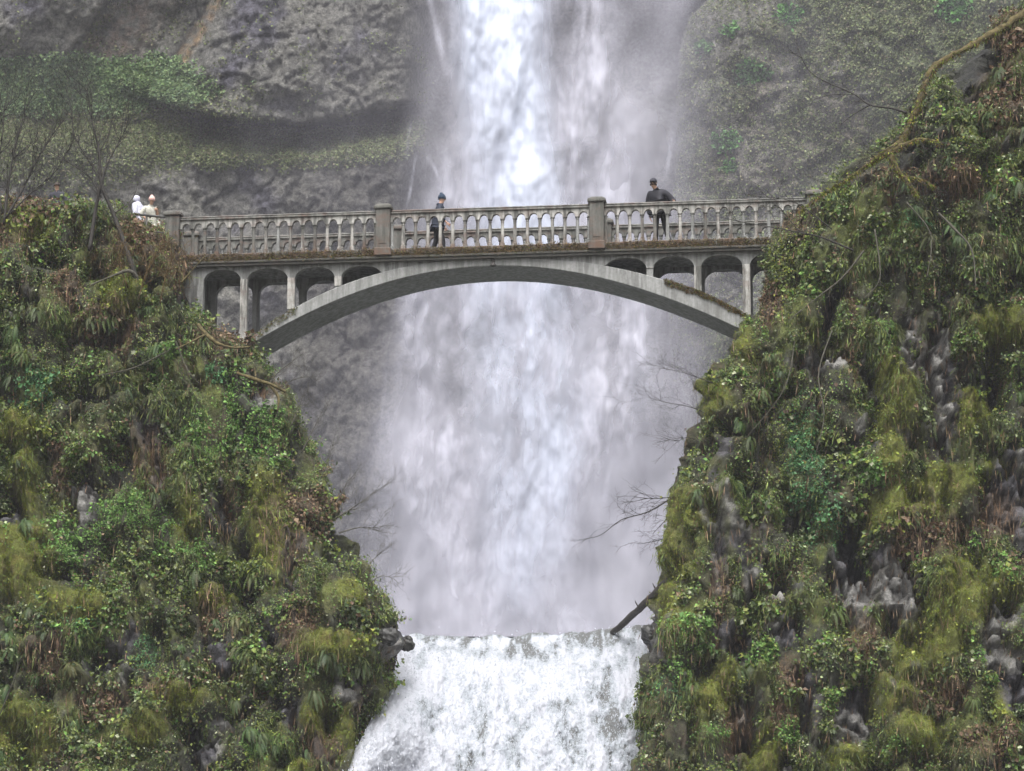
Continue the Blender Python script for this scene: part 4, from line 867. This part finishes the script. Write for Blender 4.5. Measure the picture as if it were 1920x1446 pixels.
for k, (lab, pts_) in enumerate([
    ('thin vine stems trailing down the right wall beside the bright ivy strip', [[(1560, 620, -3.6, .02), (1535, 700, -4.0, .018), (1545, 780, -4.3, .014), (1530, 850, -4.5, .008)], [(1490, 640, -3.4, .016), (1470, 730, -3.8, .012), (1400, 820, -4, .008)]]),
    ('grey roots slung across the right wall below the bridge end', [[(1620, 470, -4.2, .03), (1580, 520, -4.1, .022), (1530, 560, -4, .015), (1480, 600, -3.9, .01)], [(1640, 430, -4.3, .025), (1650, 520, -4.5, .02), (1620, 560, -4.4, .012)]]),
    ('long grey vines hanging on the far right wall under the mossy limb', [[(1760, 400, -4.9, .028), (1790, 430, -5, .03), (1822, 470, -5.1, .022), (1830, 540, -5.2, .014)], [(1700, 380, -4.8, .02), (1745, 440, -4.9, .018), (1738, 520, -5, .012)]]),
    ('pale dead stems lying across the left wall above its bare rock slab', [[(180, 705, -3.3, .014), (250, 690, -3.4, .016), (320, 655, -3.3, .012)], [(330, 640, -3.2, .012), (350, 690, -3.4, .01), (365, 710, -3.5, .007)]]),
    ('slanting dead twig in the lower left corner brush', [[(0, 1340, -5.8, .014), (22, 1285, -5.9, .012), (40, 1230, -5.8, .006)]])]):
    woody('vine', lab, 'vine', pts_, mat='bark_grey', twigs=[(4, .5, .008, 1, -.1, (0, -.2, -.2))], rough=.25, trunkname='stem')
# fallen log
b = MB(); p0, p1 = PV(1150, 1186, .9), PV(1290, 1050, -3.4); pts = [p0.lerp(p1, t)+rvec(.006)+Vector((0, 0, -.05*math.sin(math.pi*t))) for t in np.linspace(0, 1, 26)]
b.tube(pts, [.085+.025*t+rt_.uniform(-.007, .007) for t in np.linspace(0, 1, 26)], 12)
for k, an in ((9, 1), (15, 1), (18, -1)):
    b.tube([pts[k], pts[k]+Vector((-.10, -.03, .13*an+.04)), pts[k]+Vector((-.12, -.04, .19*an+.04))], [.028, .016, .008], 6)
lg = b.build('fallen_log', M['dead'], smooth=True); tag(lg, 'dark bare log leaning from the right wall down to the brink of the lower falls', 'log')
# rocks at the brink
mrk = m_plain('wet_rock', (.03, .03, .028), .5, .6, 5, .35)
for px, py, Yk, s_, lab in ((728, 1194, -3.9, .26, 'dark wet boulder at the left edge of the brink'), (762, 1208, -1.8, .22, 'small wet stone between the left boulder and the white water'), (1228, 1190, -2.4, .35, 'dark wet rock at the right edge of the brink')):
    b = MB(); nu, nv = 18, 12; c0 = PV(px, py, Yk)
    V = [np.array([math.cos(2*math.pi*i/nu)*math.sin(math.pi*j/nv), math.sin(2*math.pi*i/nu)*math.sin(math.pi*j/nv), math.cos(math.pi*j/nv)]) for j in range(nv+1) for i in range(nu)]
    V = np.array(V); dsp = 1+.55*fbm(V, 1.1, 3, 300+int(px))+.15*fbm(V, 4, 2, 301); V = V*dsp[:, None]*s_*np.array([1, .9, .85])
    F = [(j*nu+i, (j+1)*nu+i, (j+1)*nu+(i+1) % nu, j*nu+(i+1) % nu) for j in range(nv) for i in range(nu)]
    o = mesh_np('rock', V, F, mrk); o.location = c0; tag(o, lab, 'rock')

# ================================================================== PEOPLE
def skin(name, pts, edges_, mat, parent, sub=2):
    """pts: name -> ((x,y,z), (rx,ry)); skinned and smoothed into one closed surface"""
    ks = list(pts); me = bpy.data.meshes.new(name)
    me.from_pydata([pts[k][0] for k in ks], [(ks.index(a), ks.index(c_)) for a, c_ in edges_], [])
    o = bpy.data.objects.new(name, me); COL.objects.link(o)
    md = o.modifiers.new('s', 'SKIN'); md.use_smooth_shade = True; md.branch_smoothing = .6
    if not me.skin_vertices: me.skin_vertices.new()
    for i, k in enumerate(ks):
        r_ = pts[k][1]; me.skin_vertices[0].data[i].radius = r_ if hasattr(r_, '__len__') else (r_, r_)
        me.skin_vertices[0].data[i].use_root = (i == 0)
    s_ = o.modifiers.new('u', 'SUBSURF'); s_.levels = sub; s_.render_levels = sub
    bpy.context.view_layer.update()
    ev = o.evaluated_get(bpy.context.evaluated_depsgraph_get()); nm = bpy.data.meshes.new_from_object(ev)
    o.modifiers.clear(); o.data = nm; nm.materials.clear(); nm.materials.append(mat); o.parent = parent; return o
def person(loc, face, H, label, jacket, trousers, hat, hatkind, pose, bulk=1., skin_c=(.45, .28, .2), hair=(.03, .02, .015)):
    """local frame: +Y is where the person faces, +X their right hand side when seen from behind"""
    root = empty('person', loc, face); tag(root, label, 'person'); s = H/1.8
    g = dict(hipz=.93, lean=(0, 0), head=(0, .02, 0), rh=(.27, .05, .82), lh=(-.27, .05, .82), re=(.27, -.04, 1.14), le=(-.27, -.04, 1.14), rf=(.10, .0, .04), lf=(-.10, .0, .04), rk=(.10, .03, .50), lk=(-.10, .03, .50)); g.update(pose)
    lx, ly = g['lean']; S = lambda p: tuple(c*s for c in p)
    j = dict(pelvis=(0, 0, .95), waist=(lx*.3, ly*.3, 1.10), chest=(lx*.7, ly*.7, 1.30), neck0=(lx, ly, 1.46), rs=(.19+lx*.9, ly*.9, 1.42), ls=(-.19+lx*.9, ly*.9, 1.42))
    hx, hy, hz = g['head']; hc = (lx+hx, ly+.03+hy, 1.66+hz)
    msk = m_plain('skin', skin_c, .6, .08, 30); mj = m_plain('jacket_cloth', jacket, .75, .25, 18); mt = m_plain('trouser_cloth', trousers, .8, .2, 18); mh = m_plain('hat_knit', hat, .9, .2, 30); msh = m_plain('shoe_leather', (.03, .028, .025), .6, .2, 20); mhr = m_plain('hair', hair, .6, .2, 40)
    # body, one surface: head, neck, torso, limbs, fingers
    b = {'pelvis': (S(j['pelvis']), (.15*s, .11*s)), 'waist': (S(j['waist']), (.13*s, .095*s)), 'chest': (S(j['chest']), (.155*s, .105*s)), 'neck0': (S(j['neck0']), (.06*s, .06*s)),
         'neck1': (S(((lx+hc[0])/2, (ly+hc[1])/2-.01, 1.53+hz*.5)), .052*s), 'jaw': (S((hc[0], hc[1]+.012, hc[2]-.055)), (.062*s, .07*s)), 'skull': (S((hc[0], hc[1]-.012, hc[2]+.025)), (.078*s, .092*s)), 'crown': (S((hc[0], hc[1]-.02, hc[2]+.09)), (.05*s, .06*s))}
    e = [('pelvis', 'waist'), ('waist', 'chest'), ('chest', 'neck0'), ('neck0', 'neck1'), ('neck1', 'jaw'), ('jaw', 'skull'), ('skull', 'crown')]
    for k, sg in (('r', 1), ('l', -1)):
        hnd = Vector(g[k+'h']); elb = Vector(g[k+'e']); d = (hnd-elb).normalized(); wr = hnd-d*.02
        b[k+'s'] = (S(j[k+'s']), .062*s); b[k+'e'] = (S(elb), .044*s); b[k+'w'] = (S(wr), (.026*s, .03*s)); palm = hnd+d*.05; b[k+'p'] = (S(palm), (.018*s, .038*s))
        e += [('chest', k+'s'), (k+'s', k+'e'), (k+'e', k+'w'), (k+'w', k+'p')]
        sd_ = d.cross(Vector((sg, 0, .2))).normalized(); nn = d.cross(sd_).normalized()
        for f in range(4):
            o_ = sd_*(.030-.02*f); l_ = (.072, .082, .078, .060)[f]; q1 = palm+d*.042+o_; q2 = q1+(d*.9+nn*.35*sg)*l_*.5; q3 = q2+(d*.6+nn*.8*sg)*l_*.5
            b[f'{k}f{f}a'] = (S(q1), .0095*s); b[f'{k}f{f}b'] = (S(q2), .0085*s); b[f'{k}f{f}c'] = (S(q3), .007*s); e += [(k+'p', f'{k}f{f}a'), (f'{k}f{f}a', f'{k}f{f}b'), (f'{k}f{f}b', f'{k}f{f}c')]
        q1 = palm+sd_*.045-d*.01; q2 = q1+(sd_*.5+d*.8)*.04; b[k+'ta'] = (S(q1), .011*s); b[k+'tb'] = (S(q2), .008*s); e += [(k+'p', k+'ta'), (k+'ta', k+'tb')]
        hp = (.095*sg, 0, .90); b[k+'hip'] = (S(hp), (.092*s, .10*s)); b[k+'k'] = (S(g[k+'k']), .058*s); f_ = g[k+'f']; b[k+'a'] = (S((f_[0], f_[1], f_[2]+.05)), .04*s)
        e += [('pelvis', k+'hip'), (k+'hip', k+'k'), (k+'k', k+'a')]
    body = skin('body', b, e, msk, root)
    # face: brow, nose, eyes, mouth, ears
    fb = MB(); fw_ = .072
    def ball(mb_, c_, r_, n=8):
        V = [(c_[0]+r_[0]*math.cos(2*math.pi*i/n)*math.sin(math.pi*k/6), c_[1]+r_[1]*math.sin(2*math.pi*i/n)*math.sin(math.pi*k/6), c_[2]+r_[2]*math.cos(math.pi*k/6)) for k in range(7) for i in range(n)]
        mb_.add([S(v) for v in V], [(k*n+i, (k+1)*n+i, (k+1)*n+(i+1) % n, k*n+(i+1) % n) for k in range(6) for i in range(n)])
    ball(fb, (hc[0], hc[1]+.088, hc[2]-.012), (.013, .02, .024)); ball(fb, (hc[0]+.078, hc[1]-.005, hc[2]), (.01, .018, .03)); ball(fb, (hc[0]-.078, hc[1]-.005, hc[2]), (.01, .018, .03))
    fb.build('nose_and_ears', msk, body, smooth=True)
    eb = MB(); ball(eb, (hc[0]+.03, hc[1]+.075, hc[2]+.012), (.011, .009, .006)); ball(eb, (hc[0]-.03, hc[1]+.075, hc[2]+.012), (.011, .009, .006)); ball(eb, (hc[0], hc[1]+.078, hc[2]-.052), (.022, .007, .005)); eb.build('eyes_and_mouth', m_plain('dark_features', (.09, .03, .03)), body, smooth=True)
    # clothes
    c_ = {'waist': (S((lx*.1, ly*.1, 1.0)), (.185*s, .14*s)), 'hem': (S((0, 0, .86)), (.19*s, .15*s)), 'mid': (S((lx*.4, ly*.4, 1.16)), (.175*s, .13*s)), 'chest': (S((lx*.75, ly*.75, 1.32)), (.19*s, .135*s)), 'coll': (S((lx, ly, 1.46)), (.095*s, .09*s)), 'coll2': (S((lx+hx*.4, ly+hy*.3, 1.535+hz*.3)), (.078*s, .078*s))}
    ce = [('waist', 'hem'), ('waist', 'mid'), ('mid', 'chest'), ('chest', 'coll'), ('coll', 'coll2')]
    for k, sg in (('r', 1), ('l', -1)):
        hnd = Vector(g[k+'h']); elb = Vector(g[k+'e']); d = (hnd-elb).normalized()
        c_[k+'s'] = (S(j[k+'s']), .086*s); c_[k+'e'] = (S(elb), .066*s); c_[k+'c'] = (S(hnd-d*.035), .050*s); ce += [('chest', k+'s'), (k+'s', k+'e'), (k+'e', k+'c')]
    for k_ in c_: c_[k_] = (c_[k_][0], tuple(v*bulk for v in (c_[k_][1] if hasattr(c_[k_][1], '__len__') else (c_[k_][1],)*2)))
    jk = skin('jacket', c_, ce, mj, root)
    t_ = {'pelvis': (S((0, 0, .96)), (.16*s, .125*s)), 'w': (S((0, 0, 1.03)), (.145*s, .115*s))}; te = [('pelvis', 'w')]
    for k, sg in (('r', 1), ('l', -1)):
        f_ = g[k+'f']; t_[k+'h'] = (S((.095*sg, 0, .86)), (.105*s, .11*s)); t_[k+'k'] = (S(g[k+'k']), .074*s); t_[k+'a'] = (S((f_[0], f_[1], f_[2]+.06)), .062*s)
        te += [('pelvis', k+'h'), (k+'h', k+'k'), (k+'k', k+'a')]
        skin('shoe', {'a': (S((f_[0], f_[1]-.04, f_[2]+.01)), (.045*s, .05*s)), 'b': (S((f_[0], f_[1]+.07, f_[2]-.002)), (.045*s, .035*s)), 'c': (S((f_[0], f_[1]+.17, f_[2]-.008)), (.035*s, .024*s))}, [('a', 'b'), ('b', 'c')], msh, root)
    skin('trousers', t_, te, mt, root)
    hb = MB()
    def dome(mb_, c0, rx, ry, rz, z0, n=18, m=8):
        V = []; F = []
        for k in range(m+1):
            a = math.pi/2*k/m
            for i in range(n): V.append((c0[0]+rx*math.cos(2*math.pi*i/n)*math.cos(a), c0[1]+ry*math.sin(2*math.pi*i/n)*math.cos(a), c0[2]+z0+rz*math.sin(a)))
        F = [(k*n+i, k*n+(i+1) % n, (k+1)*n+(i+1) % n, (k+1)*n+i) for k in range(m) for i in range(n)]; F.append(tuple(range(n-1, -1, -1))); mb_.add([S(v) for v in V], F)
    if hatkind == 'cap':
        dome(hb, hc, .098, .112, .115, .035); mb_ = MB()
        V = []
        for zz in (0, -.010):
            for i in range(9):
                a = math.pi*i/8; V.append(S((hc[0]+.085*math.cos(a), hc[1]+.06+.115*math.sin(a), hc[2]+.045+zz-.018*math.sin(a))))
        mb_.add(V, [tuple(range(9)), tuple(range(17, 8, -1))]+[(i, i+9, (i+1) % 9+9, (i+1) % 9) for i in range(9)])
        cp = hb.build('cap', mh, root, smooth=True); mb_.build('brim', mh, cp)
        dome(mb2 := MB(), hc, .09, .10, .10, -.045); mb2.build('hair', mhr, root, smooth=True)
    elif hatkind == 'beanie':
        dome(hb, hc, .100, .112, .145, .02); cp = hb.build('beanie', mh, root, smooth=True)
        p_ = MB(); dome(p_, (hc[0], hc[1]-.02, hc[2]+.15), .045, .045, .045, 0); dome(p_, (hc[0], hc[1]-.02, hc[2]+.15), .045, .045, -.03, 0); p_.build('bobble', mh, cp, smooth=True)
        r_ = MB(); dome(r_, hc, .106, .118, .03, .0); r_.build('cuff', mh, cp, smooth=True)
    elif hatkind == 'hood':
        skin('hood', {'a': (S((hc[0], hc[1]-.03, hc[2]-.13)), (.11*s, .10*s)), 'b': (S((hc[0], hc[1]-.03, hc[2])), (.125*s, .12*s)), 'c': (S((hc[0], hc[1]-.035, hc[2]+.10)), (.095*s, .10*s))}, [('a', 'b'), ('b', 'c')], mh, root)
    else:
        dome(hb, hc, .095, .108, .12, -.02); hb.build('hair', mhr, root, smooth=True)
    return root
ZD = 20.62
# man in a cap, leaning towards the rail and looking down, his left hand resting on the coping
loc = BW(4.05, .46, ZD); 
person(loc, math.pi-R(14), 1.93, 'man in dark cap and black jacket leaning on the right bay of the bridge parapet', (.018, .018, .024), (.03, .03, .032), (.035, .035, .045), 'cap',
       dict(lean=(.05, .10), head=(.07, .06, -.035), rh=(.25, .02, .80), re=(.30, -.02, 1.12), lh=(-.42, .30, 1.08), le=(-.37, .05, 1.16), rf=(.10, .0, .04), lf=(-.20, -.30, .04), lk=(-.13, -.08, .5)), bulk=1.3)
person(BW(-2.22, .95, ZD), -math.pi/2+R(8), 1.84, 'figure in a navy jacket and bobble beanie walking right across the middle of the bridge', (.015, .02, .035), (.015, .015, .018), (.02, .035, .06), 'beanie',
       dict(lean=(0, .06), head=(0, .03, -.01), rh=(.22, .22, .95), re=(.25, .0, 1.12), lh=(-.22, .18, .93), le=(-.25, -.04, 1.13), rf=(.09, .16, .04), lf=(-.09, -.16, .05), rk=(.09, .14, .5), lk=(-.09, -.02, .5)), bulk=1.3, skin_c=(.5, .3, .22))
def stand(px, py, Yk, H): v = PV(px, py, Yk); return Vector((v.x, v.y, v.z-H))
person(stand(263, 359, 1.4, 1.72), R(60), 1.68, 'person in white jacket with hood up at the trail rail left of the bridge', (.50, .50, .58), (.05, .05, .06), (.52, .52, .62), 'hood', dict(lean=(0, .08), head=(0, .05, -.02)), bulk=1.2)
person(stand(283, 367, 1.2, 1.66), R(-150), 1.62, 'person in cream jacket and pink beanie leaning beside the white hooded one', (.50, .49, .43), (.05, .05, .07), (.62, .40, .36), 'beanie', dict(lean=(.05, .12), head=(0, .05, -.03), rh=(.30, .25, 1.05), re=(.33, .02, 1.15)), bulk=1.15)
person(stand(108, 340, 2.6, 1.72), R(170), 1.72, 'dark haired person half hidden by brush on the trail at the far left', (.03, .03, .04), (.03, .03, .04), (.02, .02, .02), 'none', {})
# trail and its rail
tz = ZD-.05
b = MB(); V = [(x, y, tz+(-.02 if x > -12 else 0)) for x in (-9.6, -12, -17, -26) for y in (.2, 4.2)]; b.add(V, [(0, 1, 3, 2), (2, 3, 5, 4), (4, 5, 7, 6)])
o = b.build('path', M['concrete_old']); tag(o, 'trail leading to the left end of the bridge', 'path', kind='structure')
rl = empty('trail_railing', BW(-9.75, 0, ZD)); tag(rl, 'thin dark metal railing running left from the bridge end post along the trail', 'railing')
pts = [PV(308, 407, -.0), PV(275, 404, .35), PV(240, 400, .8), PV(190, 397, 1.3), PV(100, 392, 2.0), PV(0, 388, 2.6)]
mrail = m_plain('rail_metal', (.05, .05, .048), .5, .3, 10)
for nm, dz, r_ in (('top_rail', 0, .035), ('middle_rail', -.45, .02)):
    b = MB(); b.tube([p_-rl.location+Vector((0, 0, dz)) for p_ in pts], r_, 8); b.build(nm, mrail, rl, smooth=True)
for p_ in pts[1:]:
    b = MB(); b.tube([p_-rl.location, p_-rl.location-Vector((0, 0, 1.05))], .028, 8); b.build('rail_post', mrail, rl, smooth=True)

# ================================================================== THE DAMP AIR
HAZE = 0.0003
if HAZE:
    b = MB(); b.box(-75, 75, CAM_Y-6, 72, -5, 64); hz = b.build('haze'); tag(hz, 'thin damp air drifting off the falls', 'haze', kind='stuff')
    m = bpy.data.materials.new('damp_air'); m.use_nodes = True; t = m.node_tree; t.nodes.remove(t.nodes['Principled BSDF'])
    pv = t.nodes.new('ShaderNodeVolumePrincipled'); pv.inputs['Color'].default_value = (.93, .93, .97, 1); pv.inputs['Density'].default_value = HAZE
    t.links.new(pv.outputs[0], t.nodes['Material Output'].inputs['Volume']); hz.data.materials.append(m)
